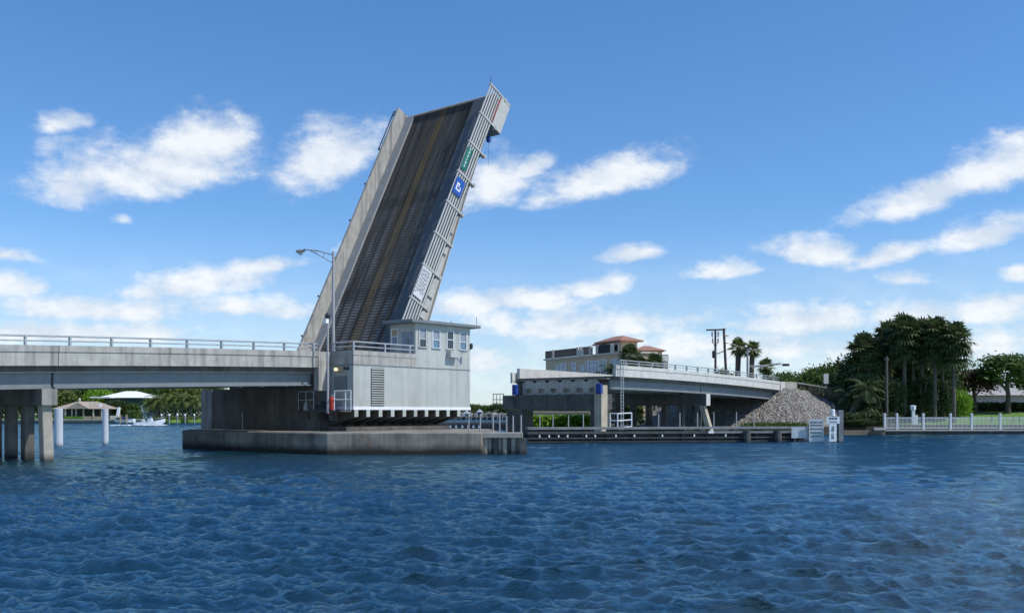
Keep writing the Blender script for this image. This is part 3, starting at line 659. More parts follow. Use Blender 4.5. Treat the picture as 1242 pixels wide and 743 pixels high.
# louvre
la0, la1 = a_of(450, hb), a_of(466, hb); zv0, zv1 = zat(491.5, Yab(la0, hb)), zat(445.5, Yab(la0, hb))
lv = MB().obox(la0, la1, hb - .012, hb - .003, zv0, zv1).build('louvre', 'dark', ch)
mb = MB(); nl = 16
for k in range(nl):
    z = zv0 + (zv1 - zv0) * (k + .2) / nl; h_ = (zv1 - zv0) / nl * .55
    mb.hexa([B(la0, hb - .09, z), B(la1, hb - .09, z), B(la1, hb - .015, z + h_ * .4), B(la0, hb - .015, z + h_ * .4), B(la0, hb - .09, z + h_ * .7), B(la1, hb - .09, z + h_ * .7), B(la1, hb - .015, z + h_), B(la0, hb - .015, z + h_)])
mb.build('louvre_slat', 'house', lv)
# floor beams cantilevered out of the pier, tapering towards their ends
for u in (431.6, 446, 461, 475.6, 489.8, 503.4, 516.7, 529.9, 543, 555.8):
    a = a_of(u, hb); e = Vector((DX, DY, 0)) * .17
    q = [B(a, hb - .02, zb - .003), B(a, .19, zb - .003), B(a, .19, zb - 1.15), B(a, hb - .02, zb - .50)]
    o = MB().prism([p - e for p in q], [p + e for p in q]).build('floor_beam', 'darkconc', ch)  # shade below the house put into the beam's dark colour
    MB().obox(a - .17, a + .17, hb - .06, hb - .023, zb - .50, zb - .003).build('beam_end', 'house', o)  # end face kept lighter, as the lit part of the beam
MB().obox(a0h + .1, a1h - .1, hb + .4, .19, zb - .12, zb - .006).build('soffit', 'darkconc', ch)  # coloured dark for the shadow between the beams
# terrace railing
trp = [(a0h + .1, -.2), (a0h + .1, hb + .1)] + [(a_of(u, hb + .1), hb + .1) for u in (467, 497)] + [(arm - .05, hb + .1)]
for (aa_, bb_) in trp[:-1]: MB().obox(aa_ - .05, aa_ + .05, bb_ - .05, bb_ + .05, zp, zp + .62).build('railing_post', 'railmetal', ch)
for k, r_ in ((.6, .055), (.28, .042)): MB().path([B(a_, b_, zp + k) for a_, b_ in trp], r_, 6).build('terrace_rail', 'railmetal', ch)
# conditioner, camera on a rod, door panel on the side face, floodlight
ac0, ac1 = a_of(541.5, hb), a_of(552.5, hb); yA = Yab(ac0, hb)
acm = MB().obox(ac0, ac1, hb - .45, hb - .006, zat(433.5, yA), zat(425.3, yA)).build('air_conditioner', 'house', ch, bevel=.02)
mb = MB().tube(B(a_of(553, hb), hb - .05, zat(431, yA)), B(a_of(571.5, hb - .8), hb - .8, zat(423.5, Yab(a1h, hb - .8))), .03, n=6)
rdm = mb.build('camera_rod', 'railmetal', ch)
c_ = B(a_of(571.5, hb - .8), hb - .8, zat(421.5, Yab(a1h, hb - .8))); MB().lathe(c_ + Vector((0, 0, -.15)), [(.10, 0), (.13, .1), (.13, .38), (.06, .46)], 8).build('camera_head', 'dark', rdm)
sb0, sb1 = -.35, -1.75
MB().obox(a0h - .02, a0h - .003, sb1, sb0, zat(473, 69), zat(455, 69)).build('side_hatch', 'girder', ch)
fl = MB().obox(a0h - .12, a0h - .003, -1.35, -.55, zat(450, 69), zat(443.5, 69)).build('floodlight_box', 'tan', ch)
MB().tube(B(a0h - .30, -.75, zat(447, 69)), B(a0h - .123, -.75, zat(447, 69)), .12, .10, 10).build('lens', 'lamp', fl)
MB().tube(B(a0h - .32, -1.8, zat(446, 69)), B(a0h - .01, -1.8, zat(446, 69)), .12, n=8).build('vent_cap', 'dark', ch)
MB().obox(a0h - .30, a0h + .2, -.003, .19, 2.9, 6.0).build('corner_column', 'girder', ch)

# service platform with its railings
pl = thing('service_platform', B(20, -.5, 2.8), 'narrow steel service platform with pipe railings left of the house', 'platform')
pa = a0h - 1.1; bL = b_of(362, pa)
MB().obox(pa, a0h - .05, hb + .1, bL, 2.70, 2.83).build('platform_floor', 'timber', pl)
mb = MB()
for k in range(3): mb.hexa([B(pa + .1, bL - 1 - k * 1.1, 2.1), B(pa + .2, bL - 1 - k * 1.1, 2.1), B(pa + 1, bL - 1 - k*1.1, 2.1), B(pa + .9, bL - 1 - k*1.1, 2.1), B(pa, bL - 1 - k*1.1, 2.697), B(pa + .1, bL - 1 - k*1.1, 2.697), B(pa + 1, bL - 1.1 - k*1.1, 2.697), B(pa + .9, bL - 1.1 - k*1.1, 2.697)])
mb.build('bracket', 'timber', pl)
zR0, zR1 = 2.83, zat(474, 69.3); zRm = zat(484.5, 69.3)
def prail(us, full):
    mb = MB(); bs_ = [b_of(u, pa + .05) for u in us]
    for b_ in bs_: mb.tube(B(pa + .05, b_, zR0), B(pa + .05, b_, zR1), .035, n=6)
    for z in (zR1, zRm):
        mb.tube(B(pa + .05, bs_[0], z), B(pa + .05, bs_[-1], z), .035, n=6)
    return mb
prail((362, 371, 380.5), 1).build('left_railing', 'railmetal', pl); prail((405.5, 419, 425.5), 1).build('right_railing', 'white', pl)
pm = thing('camera_pole', B(pa + .3, b_of(397.5, pa + .3), 2.83), 'slim grey pole with dark camera head beside the street lamp', 'camera pole')
bp = b_of(397.5, pa - .15); zt = zat(386, Yab(pa - .15, bp))
MB().tube(B(pa - .15, bp, 2.6), B(pa - .15, bp, zt), .09, .075, 8).build('pole', 'polepale', pm)
MB().lathe(B(pa - .15, bp, zt), [(.08, 0), (.20, .08), (.22, .22), (.12, .36), (.05, .42)], 10).build('camera_head', 'dark', pm)
MB().obox(pa - .4, pa - .17, bp - .12, bp + .2, zt - .35, zt - .05).build('camera_head', 'white', pm)
g0 = B(pa + .5, b_of(402.5, pa + .5), 2.833)
gc = thing('gas_cylinder', g0, 'red gas cylinder with brass valve standing on the service platform', 'gas cylinder')
MB().lathe(g0, [(.20, 0), (.21, .05), (.21, .72), (.17, .84), (.07, .9)], 12).build('bottle', 'red', gc, smooth=False)
MB().lathe(g0 + Vector((0, 0, .903)), [(.06, 0), (.09, .06), (.07, .15), (.03, .2)], 8).build('valve', 'tan', gc)
# covered machine: an irregular heap under a black sheet
g1 = B(pa + .55, b_of(391, pa + .5), 2.833)
def heap(c, rx, ry, h, name, m, label, cat, seed):
    r_ = np.random.default_rng(seed); mb = MB(); n = 14
    for k in range(5):
        f_ = k / 4; ra = (1 - f_ ** 2.2) * .92 + .06
        for j in range(n):
            th = 2 * math.pi * j / n; q = ra * (1 + r_.uniform(-.14, .14))
            mb.v.append(Vector(c) + Vector((math.cos(th) * rx * q, math.sin(th) * ry * q, h * (f_ + r_.uniform(-.05, .05) * (k > 0)))))
    for k in range(4):
        for j in range(n): jj = (j + 1) % n; mb.f.append((k*n + j, k*n + jj, (k+1)*n + jj, (k+1)*n + j))
    mb.f.append(tuple(range(4 * n, 5 * n)))
    return tag(mb.build(name, m), label, cat)
heap(g1, .62, .5, .66, 'covered_machine', 'dark', 'black sheeted machine heaped on the platform beside red cylinder', 'machine', 3)
heap(B(pa + .4, b_of(374, pa + .4), 2.833), .34, .3, 1.05, 'canvas_sack', 'signgrey', 'pale sack propped behind the platform railing, left one', 'sack', 5)
heap(B(pa + .4, b_of(384, pa + .4), 2.833), .22, .22, .8, 'canvas_sack', 'white', 'small white sack between railing and black sheeted machine', 'sack', 6)

# ------------------------------------------------------------------ bascule leaf
AL = R(63.28)
Dv = Vector((DX, DY, 0)); Nv = Vector((NX, NY, 0)); Zv = Vector((0, 0, 1))
LL = Dv * math.cos(AL) + Zv * math.sin(AL); LN = -Dv * math.sin(AL) + Zv * math.cos(AL)
LO = Vector((PX, PY, 0)) + Dv * 28.07 + Zv * 6.6
def lp(t, h, b): return LO + LL * t + LN * h + Nv * b
class LB(MB):
    def lbox(s, t0, t1, h0, h1, b0, b1):
        return s.hexa([lp(t0,h0,b0), lp(t1,h0,b0), lp(t1,h0,b1), lp(t0,h0,b1), lp(t0,h1,b0), lp(t1,h1,b0), lp(t1,h1,b1), lp(t0,h1,b1)])
leaf = thing('bascule_leaf', LO + Nv * 6, 'raised bascule leaf tilted steeply, dark grating roadway with ochre centre line', 'bascule leaf')
TIP = 26.0; T0 = -1.0
rb0, rb1 = 2.55, 10.0
rdk = LB().lbox(T0, TIP, -.14, 0, rb0, rb1).build('roadway', 'grating', leaf)
me = rdk.data; uvl = me.uv_layers.new(name='UVMap')
for lpi in me.loops:
    v = me.vertices[lpi.vertex_index].co + Vector(leaf['_o']) - LO
    uvl.data[lpi.index].uv = (v.dot(Nv), v.dot(LL))
LB().lbox(T0, TIP, -.25, .16, .323, rb0 - .003).build('near_sidewalk', 'shadedeck', leaf)  # railing shadow put into the walk's dark colour
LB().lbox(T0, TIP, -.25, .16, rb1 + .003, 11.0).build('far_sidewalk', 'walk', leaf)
far = LB().lbox(T0, TIP + .25, -.4, 1.32, 11.003, 11.25).build('far_barrier', 'parapet', leaf)
mb = LB()
for k in range(7): mb.lbox(2 + k * 3.9, 2.12 + k * 3.9, 1.0, 1.42, 11.253, 11.36)
mb.lbox(21.5, 25.9, 1.30, 1.38, 11.40, 11.47); mb.lbox(21.5, 21.6, 1.1, 1.3, 11.253, 11.47); mb.lbox(25.8, 25.9, 1.1, 1.3, 11.253, 11.47)
mb.build('barrier_fitting', 'dark', leaf)
POST = [5.172 + 3.027 * k for k in range(-1, 8)]
# railing: posts reaching below the deck edge, long bars between
for k, t_ in enumerate(POST):
    lo = -1.12 if k < 8 else -1.85
    po = LB().lbox(t_ - .07, t_ + .07, lo, 1.07, .08, .30).build('railing_post', 'leafsteel', leaf)
    if k < 8:
        q = [(t_ - .08, -.94, .28), (t_ - .08, -.30, .28), (t_ - .08, -.30, 1.98), (t_ - .08, -1.25, 1.98)]
        e = LL * .14; pts = [lp(*x) for x in q]
        MB().prism(pts, [p + e for p in pts]).build('bracket', 'girder', leaf)
    LB().lbox(t_ - .14, t_ + .14, -1.16, -1.0, .02, .36).build('post_foot', 'leafsteel', po)
for k, h in enumerate((.95, .67, .40, .13, -.14, -.41)):
    LB().lbox(T0, TIP + .36, h - .068, h + .068, .13, .19).build('railing_bar', 'leafsteel', leaf)
LB().lbox(T0, TIP, -.66, .155, .285, .32).build('shade_plate', 'shadedeck', leaf)  # added plate, dark to stand for the shadow behind the bars
# main girders, deeper towards the hinge
def girder_pts(b, th):
    prof = [(T0, -.26), (T0, -3.3), (5.8, -2.95), (17, -2.12), (22.8, -1.8), (25.8, -1.55), (25.8, -.26)]
    return [lp(t, h, b) for t, h in prof], [lp(t, h, b + th) for t, h in prof]
for b in (2.0, 9.6):
    g_ = MB().prism(*girder_pts(b, .08)).build('main_girder', 'leafsteel', leaf)
    mb = LB()
    for k in range(12):
        t_ = 1.2 + k * 2.05; hb_ = -3.2 + (t_ + 1) / 27 * 1.5
        LB().lbox(t_ - .03, t_ + .03, hb_ + .12, -.5, b - .14, b - .003).build('stiffener', 'leafsteel', g_)
    mb = MB()
    fl_ = [(T0, -3.3), (5.8, -2.95), (17, -2.12), (22.8, -1.8), (25.8, -1.55)]
    for (t0, h0), (t1, h1) in zip(fl_[:-1], fl_[1:]):
        mb.hexa([lp(t0, h0 - .06, b - .22), lp(t1, h1 - .06, b - .22), lp(t1, h1 - .06, b + .3), lp(t0, h0 - .06, b + .3), lp(t0, h0 - .003, b - .22), lp(t1, h1 - .003, b - .22), lp(t1, h1 - .003, b + .3), lp(t0, h0 - .003, b + .3)])
    mb.build('flange', 'leafsteel', g_)
for k in range(8):
    t_ = .9 + k * 3.027 + 1.3
    LB().lbox(t_ - .1, t_ + .1, -1.2, -.27, 2.083, 9.597).build('floor_beam', 'girder', leaf)
for b in (3.4, 4.9, 6.3, 7.7, 9.0): LB().lbox(T0, 25.7, -.55, -.143, b - .08, b + .08).build('stringer', 'girder', leaf)
# end housing at the tip
LB().lbox(23.35, 26.3, -1.86, -.62, .10, .18).build('tip_panel', 'leafsteel', leaf)
LB().lbox(23.25, 23.345, -1.86, -.62, .10, 1.98).build('tip_panel', 'roofdark', leaf)
LB().lbox(26.0, 26.12, -.62, .16, .3, 11.0).build('tip_beam', 'leafsteel', leaf)
LB().lbox(26.14, 26.42, -1.86, -1.6, .10, 1.2).build('tip_beam', 'leafsteel', leaf)
LB().lbox(23.5, 26.0, -.48, -.42, .0, .05).build('red_cable', 'red', leaf)
nl_ = lp(22.75, -1.25, .75); mb = MB().lathe(nl_ + Vector((0, 0, -.55)), [(.10, 0), (.2, .08), (.2, .42), (.1, .5)], 10).tube(nl_ + Vector((0,0,-.05)), nl_ + Vector((.05, 0, .5)), .04, n=6)
nlo = mb.build('navigation_light', 'blue', leaf)
MB().tube(nl_ + Vector((0, 0, -.55)), nl_ + Vector((0, 0, -2.6)), .012, n=4).build('cord', 'dark', nlo)
tp = lp(26.4, 1.0, .2); MB().tube(tp, tp + Vector((0, 0, .55)), .025, n=5).build('tip_rod', 'dark', leaf)
# signs bolted to the railing
def leafsign(name, t0, t1, h0, h1, m, lab):
    o = LB().lbox(t0, t1, h0, h1, .02, .06).build(name, m, leaf); o['label'] = lab; return o
sg = leafsign('notice_board', 5.40, 8.02, .0, 1.0, 'fencewhite', 'white notice board with rows of small dark lettering')
mb = LB(); r_ = random.Random(4)
for row in range(6):                                  # rows run along the leaf, like the board
    h = .86 - row * .145; t_ = 5.65 + r_.uniform(0, .3)
    while t_ < 7.75:
        w_ = r_.uniform(.12, .36); mb.lbox(t_, min(t_ + w_, 7.85), h - .035, h + .035, .012, .0195); t_ += w_ + .1
mb.build('lettering', 'letter', sg)
sg = leafsign('name_sign', 17.6, 19.75, .40, 1.0, 'signgreen', 'green sign with faint pale lettering')
mb = LB(); t_ = 17.85
for w_ in (.18, .3, .14, .26, .3, .2): mb.lbox(t_, t_ + w_, .62, .76, .012, .0195); t_ += w_ + .1
mb.build('lettering', 'signgrey', sg)
sg = leafsign('channel_sign', 15.25, 16.75, -.08, .95, 'signblue', 'blue square sign with a white hooked arrow symbol')
mb = LB()
mb.lbox(15.62, 16.22, .62, .74, .012, .0195); mb.lbox(15.62, 15.74, .3, .62, .012, .0195); mb.lbox(15.62, 16.05, .2, .3, .012, .0195); mb.lbox(16.15, 16.30, .42, .74, .012, .0195); mb.lbox(15.95, 16.15, .42, .52, .012, .0195)
mb.build('symbol', 'white', sg)

# street lamp on the approach
a_l = a_of(404.2, 1.0); b_l = 1.0; Yl = Yab(a_l, b_l)
sl_ = thing('street_lamp', B(a_l, b_l, ptop(a_l) - .5), 'tall grey street lamp with truss arm reaching left over roadway', 'street lamp')
zT = zat(305, Yl); pbase = B(a_l, b_l, ptop(a_l) - .55); ptp = B(a_l, b_l, zT)
MB().tube(pbase, ptp, .13, .085, 10).build('pole', 'polepale', sl_)
b_h = b_of(369, a_l); hd = B(a_l, b_h, zat(302.5, Yab(a_l, b_h)))
k0 = ptp + Vector((0, 0, -.25)); mid = k0.lerp(hd, .5) + Vector((0, 0, .10)); k1 = ptp + Vector((0, 0, -.85)); j0 = k0.lerp(hd, .85) + Vector((0, 0, .05))
mb = MB().path([k0, mid, hd], .045, 6).path([k1, k1.lerp(j0, .5) + Vector((0, 0, .02)), j0], .035, 6)
for f_ in (.33, .6): mb.tube(k0.lerp(hd, f_) + Vector((0, 0, .06)), k1.lerp(j0, f_ * 1.1), .025, n=5)
mb.build('arm', 'polepale', sl_)
dr = Nv; o = hd - dr * .1
lm = MB(); n = 10; sec = [(0, .07, .05), (.18, .16, .10), (.55, .22, .15), (.85, .2, .13), (1.0, .1, .06)]
for (t_, w_, h_) in sec:
    for k in range(n):
        th = 2 * math.pi * k / n; lm.v.append(o + dr * t_ + Dv * (math.cos(th) * w_) + Zv * (math.sin(th) * h_ - (.08 if t_ > .1 else 0)))
for q in range(len(sec) - 1):
    for k in range(n): j = (k + 1) % n; lm.f.append((q*n + k, q*n + j, (q+1)*n + j, (q+1)*n + k))
lm.f += [tuple(range(n)), tuple(range((len(sec)-1)*n, len(sec)*n))]
lm.build('lamp_head', 'polepale', sl_, smooth=True)
lens = MB().lathe(o + dr * .55 + Vector((0, 0, -.36)), [(.08, 0), (.17, .06), (.19, .15)], 10); lens.build('lamp_lens', 'signgrey', sl_)

#@@FENDERS
# ------------------------------------------------------------------ fenders, guide posts, boards
lf = thing('fender', Vector((-.8, 64.5, 0)), 'short pile fender with concrete cap at the right end of pier footing', 'fender')
def uY(u, Y): return (u - CX) / F * Y
x0, x1 = uY(585.2, 64), uY(634, 65)
MB().box(x0, x1, 64.0, 65.6, 1.02, 1.36).build('cap_beam', 'pile', lf, bevel=.03)
MB().box(x1 - .2, x1 + .25, 63.95, 65.4, -1.2, .98).build('end_block', 'timber', lf)
for k, (u, w_) in enumerate(((588, 1.0), (594, .7), (600.5, .5), (606.5, .8), (612, .7), (617.5, .5), (623, .7), (629.5, 1.1))):
    xx = uY(u, 64.3); ww = .13 + .07 * w_; MB().tube((xx, 64.35 + .2 * (k % 2), -1.5), (xx, 64.35 + .2 * (k % 2), 1.017), ww * 1.1, ww, 9).build('pile', 'pile' if w_ > .6 else 'timber', lf)
MB().box(x0 + .1, x1 - .3, 65.0, 65.2, -1.0, 1.0).build('back_planking', 'timber', lf)
for k, (u, v0, v1, Y) in enumerate(((568.5, 523, 500, 67.5), (582.5, 523, 501.5, 66), (598, 523.5, 500, 65.2), (606, 523.5, 502, 65.2), (614.3, 523.5, 504, 65.1), (622.3, 523.5, 504, 65.1), (632, 523.5, 503, 65.1))):
    p = at(u, v0, Y); p.z = 1.363; o = MB().tube(p, (p.x, p.y, zat(v1, Y)), .05, .045, 7).build('guide_post', 'polepale')
    tag(o, ['leftmost thin grey post, standing on the footing edge beside house', 'thin grey post near the right corner of the footing', 'tallest thin grey post on the pile fender', 'thin grey post right of the tallest fender post', 'thin grey post midway along the pile fender', 'thin grey post second from the fender outer end', 'thin grey post at the outer end of pile fender'][k], 'post', 'thin posts on the near fender')
# long timber wing fender on the far side of the channel
wf = thing('fender', Vector((14, 88.5, 0)), 'long dark timber wing fender with horizontal walers and small reflectors', 'fender')
E0, E1 = Vector((1.35, 86.0, 0)), Vector((27.3, 91.0, 0)); ex = (E1 - E0).normalized(); ey = Vector((-ex.y, ex.x, 0)); LW = (E1 - E0).length
MB().frame(E0, ex, ey, Zv, 0, LW, -.15, .95, 1.18, 1.38).build('cap_walkway', 'timberlight', wf)
for (z0, z1, nm) in ((.78, 1.0, 'waler'), (.36, .46, 'waler'), (.02, .16, 'waler')): MB().frame(E0, ex, ey, Zv, 0, LW, -.10, .12, z0, z1).build(nm, 'timber', wf)
MB().frame(E0, ex, ey, Zv, 16.8, LW, -.13, -.103, .80, .98).build('pale_waler', 'timberlight', wf)
for k in range(12):
    x = .3 + k * 2.34; p = E0 + ex * x + ey * .30
    MB().tube(p + Vector((0, 0, -1.5)), p + Vector((0, 0, 1.177)), .17, .15, 8).build('pile', 'timber', wf)
for x in (20.2, 23.2):
    p = E0 + ex * x - ey * .35; MB().tube(p + Vector((0, 0, -1.5)), p + Vector((0, 0, 1.05)), .36, .33, 10).build('pile_cluster', 'timber', wf)
MB().frame(E0, ex, ey, Zv, .2, LW - .2, .55, .62, -.8, 1.0).build('back_planking', 'timber', wf)
for x in (1.0, 1.85, 2.7, 3.5, 5.2, 6.0, 7.9, 9.6, 12.2, 15.2, 18.2): MB().frame(E0, ex, ey, Zv, x, x + .12, -.13, -.103, .50, .70).build('reflector', 'white', wf)
MB().frame(E0, ex, ey, Zv, 16.6, 17.1, -.16, -.13, .80, 1.0).build('reflector', 'white', wf)
for k, (u, v1) in enumerate(((657, 503), (673, 502.5), (692, 503), (710, 502), (802, 501.5), (828, 500), (849.5, 500), (869.5, 499.5), (897, 499.5), (918.5, 500))):
    f_ = (u - 640.0) / 340; p = E0 + ex * (LW * min(1, ((u - CX) / F * (86 + 5 * f_) - E0.x) / (E1.x - E0.x))) + ey * .75; p.z = 1.383
    o = MB().tube(p, (p.x, p.y, zat(v1, p.y)), .05, .045, 7).build('guide_post', 'polepale')
    tag(o, 'thin grey post on the long fender, ' + ['leftmost, before the mangrove hedge', 'second from left, before the mangrove hedge', 'third from left, before the mangrove hedge', 'fourth from left, before the mangrove hedge', 'first right of the ladder platform', 'just left of the raking pile', 'at the raking pile foot', 'first past the raking pile', 'second past the raking pile', 'rightmost, before the sunny riprap'][k], 'post', 'thin posts on the long fender')
# a farther fender seen through the gap beside the house
ff = thing('fender', Vector((-5, 150, 0)), 'distant dark fender with white reflectors seen right of the control house', 'fender')
X0, X1 = uY(520, 150), uY(618, 150)
MB().box(X0, X1, 150, 150.6, -1, .9).build('planking', 'timber', ff); MB().box(X0, X1, 149.8, 150.8, .903, 1.2).build('cap_beam', 'timber', ff)
for u in (545, 552, 559.5, 566.5, 573, 580): MB().box(uY(u, 149.8), uY(u, 149.8) + .3, 149.9, 149.997, .35, .75).build('reflector', 'white', ff)

# boards on the fender end
bd = thing('sign_board', at(970, 531, 90.6), 'blank weathered pale board low on the fender, leftmost of three', 'sign board', 'boards at the fender end')
def board(u0, u1, v0, v1, Y, name, m, par): return MB().box(uY(u0, Y), uY(u1, Y), Y, Y + .06, zat(v1, Y), zat(v0, Y)).build(name, m, par)
def bpost(u, v0, v1, Y, par, r=.07): p = at(u, v0, Y + .16); MB().tube((p.x, p.y, -1), p, r, r, 7).build('post', 'timberlight', par)
board(960, 979.5, 517.5, 531, 90.3, 'board', 'signgrey', bd); bpost(964, 519, 0, 90.3, bd); bpost(975, 519, 0, 90.3, bd)
bd = thing('sign_board', at(990, 535, 90.2), 'tall faded notice board with five lines of dark lettering', 'sign board', 'boards at the fender end')
o = board(981.3, 999, 508, 535, 90.0, 'board', 'signgrey', bd); bpost(985, 509, 0, 90, bd); bpost(995, 509, 0, 90, bd)
mb = MB(); r_ = random.Random(2)
for row, v in enumerate((511, 514.5, 519, 523.5, 528)):
    u = 983
    while u < 996.5:
        w_ = r_.uniform(1.2, 3.2); mb.box(uY(u, 90), uY(min(u + w_, 997.5), 90), 89.985, 89.998, zat(v + 1.6, 90), zat(v, 90)); u += w_ + .8
mb.build('lettering', 'letter', o)
bd = thing('gauge_board', at(1010, 535, 89.8), 'white T shaped clearance board with dark numerals, right of notice board', 'gauge board', 'boards at the fender end')
o = board(1002.8, 1018.5, 504.8, 513.2, 89.6, 'header_board', 'white', bd); mb = MB()
u = 1005.5
for w_ in (1.3, 1.0, 1.4, 1.1, 1.3, 1.2): mb.box(uY(u, 89.6), uY(u + w_, 89.6), 89.585, 89.598, zat(508.3, 89.6), zat(505.8, 89.6)); u += w_ + .55
mb.box(uY(1005.5, 89.6), uY(1015.5, 89.6), 89.585, 89.598, zat(511.5, 89.6), zat(510.6, 89.6))
mb.build('lettering', 'letter', o)
o = board(1005.9, 1014.8, 513.6, 535, 89.6, 'scale_board', 'white', bd); mb = MB()
for (v, k) in ((516.5, 1), (525.5, 0)):               # two numerals
    c = uY(1010.1, 89.6); q = lambda a0, a1, b0, b1: mb.box(c + a0, c + a1, 89.585, 89.598, zat(v, 89.6) - b1, zat(v, 89.6) - b0)
    q(-.1, .1, 0, .08); q(-.1, .1, .2, .28); q(.04, .12, .08, .2) if k else q(-.12, -.04, .08, .2); q(-.12, -.04, .28, .4); q(.04, .12, .28, .4); q(-.1, .1, .4, .48)
mb.build('numeral', 'letter', o); bpost(1010, 506, 0, 89.6, bd)
dp = thing('dolphin_pile', at(1020.5, 530, 90.5), 'pale square timber dolphin post at the right end of fender', 'dolphin')
MB().box(uY(1017.5, 90.8), uY(1023, 90.8), 90.8, 91.3, -1.2, zat(497, 90.8)).build('pile', 'timberlight', dp)
MB().box(uY(1011, 91), uY(1023, 91), 91.32, 91.6, -1.2, zat(509, 91)).build('plank_panel', 'timber', dp)
nv = thing('beacon_light', at(1010, 505, 90.4), 'small beacon with dark dome and white housing above the gauge board', 'beacon')
p = at(1010, 504, 90.4)
MB().lathe(p, [(.22, 0), (.22, .08), (.20, .1), (.20, .52), (.13, .6)], 12).build('housing', 'white', nv)
MB().lathe(p + Vector((0, 0, .603)), [(.12, 0), (.15, .08), (.15, .24), (.1, .34), (.03, .38)], 12).build('dome', 'dark', nv)
MB().tube((p.x, p.y, .9), p, .06, n=6).build('post', 'timberlight', nv)

# two white guide piles behind the approach
for k, (u0, u1, vt, vb, lab) in enumerate(((66.3, 76, 495, 540, 'thick white round pile in the water just right of left pile bent'), (124.2, 131.3, 495.5, 538, 'slimmer white round pile alone in open water under the span'))):
    Y = CAMZ * F / (vb - HV); c = at((u0 + u1) / 2, 500, Y); r = (u1 - u0) / 2 / F * Y
    o = thing('guide_pile', Vector((c.x, c.y, 0)), lab, 'pile', 'white piles under the approach')
    MB().lathe((c.x, c.y, -1.5), [(r, 0), (r, 1.5 + zat(vt, Y) - .06)], 18).build('sleeve', 'pilewhite', o, smooth=False)
    MB().lathe((c.x, c.y, zat(vt, Y) - .057), [(r * .97, 0), (r * .9, .05)], 18).build('pile_cap', 'signgrey', o)

G1 = 'tall sabal palms behind the white fence'
#@@VEG
# ------------------------------------------------------------------ vegetation prototypes (unit size)
def mesh_np(name, V, Fq, m):
    me = bpy.data.meshes.new(name); me.from_pydata(V.tolist(), [], Fq); me.materials.append(M[m]); return me
def leaf_cloud(n_clump, per, seed, squash=.8, size=.05, flat=.3, spread=.17):
    """uneven crown: leaf quads in clumps spread through a lobed volume about a unit ball (z from 0 to about 2*squash)"""
    r = np.random.default_rng(seed); lobes = r.normal(0, 1, (7, 3)); lobes /= np.linalg.norm(lobes, axis=1)[:, None]; lobes[:, 2] = np.abs(lobes[:, 2]) * .8 - .15
    P = []
    for k in range(n_clump):
        d = r.normal(0, 1, 3); d /= np.linalg.norm(d); d[2] = d[2] if d[2] > -.45 else -d[2]
        lob = max(0, (lobes @ d).max()); rad = (.55 + .45 * lob ** 3) * r.uniform(.55, 1.0) ** .5 * (1 if r.random() > .07 else 1.12)
        c = d * rad; q = r.normal(0, spread, (per, 3)) * np.array([1, 1, .62]); P.append(c + q)
    P = np.concatenate(P); n = len(P)
    nr = r.normal(0, 1, (n, 3)); nr[:, 2] = np.abs(nr[:, 2]) + flat; nr /= np.linalg.norm(nr, axis=1)[:, None]
    t = np.cross(nr, r.normal(0, 1, (n, 3))); t /= np.linalg.norm(t, axis=1)[:, None]; b = np.cross(nr, t)
    s = (size * r.uniform(.6, 1.4, n))[:, None]
    V = np.stack([P - t * s * 1.25, P - b * s * .6, P + t * s * 1.25, P + b * s * .6], 1)
    V[:, :, 2] = V[:, :, 2] * squash + squash * .55
    return V.reshape(-1, 3), [(4*i, 4*i+1, 4*i+2, 4*i+3) for i in range(n)]
CROWN = {}
for k in range(4):
    for m in ('leafdark', 'leafmid', 'leafolive', 'leafbright', 'leafred'):
        V, Fq = leaf_cloud(120, 42, 20 + k, .72 + .06 * k, .050)
        CROWN[(k, m)] = mesh_np('crown', V, Fq, m)
def limb_trunk(seed, lean=0):
    r = random.Random(seed); mb = MB(); top = Vector((lean, 0, .62))
    mb.path([Vector((0, 0, 0)), Vector((lean * .3 + .02, .01, .25)), Vector((lean * .6, -.01, .45)), top], [.055, .042, .035, .022], 7)
    for k in range(6):
        th = k * 1.05 + r.uniform(-.3, .3); z = r.uniform(.32, .55); s = Vector((lean * z, 0, z)); e = s + Vector((math.cos(th) * r.uniform(.2, .34), math.sin(th) * r.uniform(.2, .34), r.uniform(.15, .3)))
        m_ = s.lerp(e, .5) + Vector((0, 0, -.03)); mb.path([s, m_, e], [.024, .017, .008], 5)
    me = bpy.data.meshes.new('trunk'); me.from_pydata([tuple(v) for v in mb.v], [], mb.f); me.materials.append(M['bark']); return me
TRUNK = [limb_trunk(k, l) for k, l in ((1, 0), (2, .12), (3, -.1))]
def child(name, me, parent, loc=(0, 0, 0), scale=(1, 1, 1), rot=(0, 0, 0)):
    o = bpy.data.objects.new(name, me); COL.objects.link(o); o.parent = parent; o.location = loc; o.scale = scale; o.rotation_euler = rot; return o
TR = random.Random(11)
def tree(u, vt, Y, w, m, label, group, zg=1.0, name='broadleaf_tree', cbase=.35, cat='tree'):
    """crown top at row vt, crown width w in pixels"""
    H = zat(vt, Y) - zg; x = uY(u, Y); wr = w / F * Y / 2; k = TR.randrange(4)
    t = thing(name, Vector((x, Y, zg)), label, cat, group)
    ch_ = H * (1 - cbase); sc = ch_ / (2 * (.72 + .06 * k) * .82)
    child('crown', CROWN[(k, m)], t, (0, 0, H * cbase), (wr * 1.0, wr * 1.0, sc), (0, 0, TR.uniform(0, 6.28)))
    child('trunk', TRUNK[TR.randrange(3)], t, (0, 0, 0), (H * .8, H * .8, H * 1.02), (0, 0, TR.uniform(0, 6.28)))
    return t
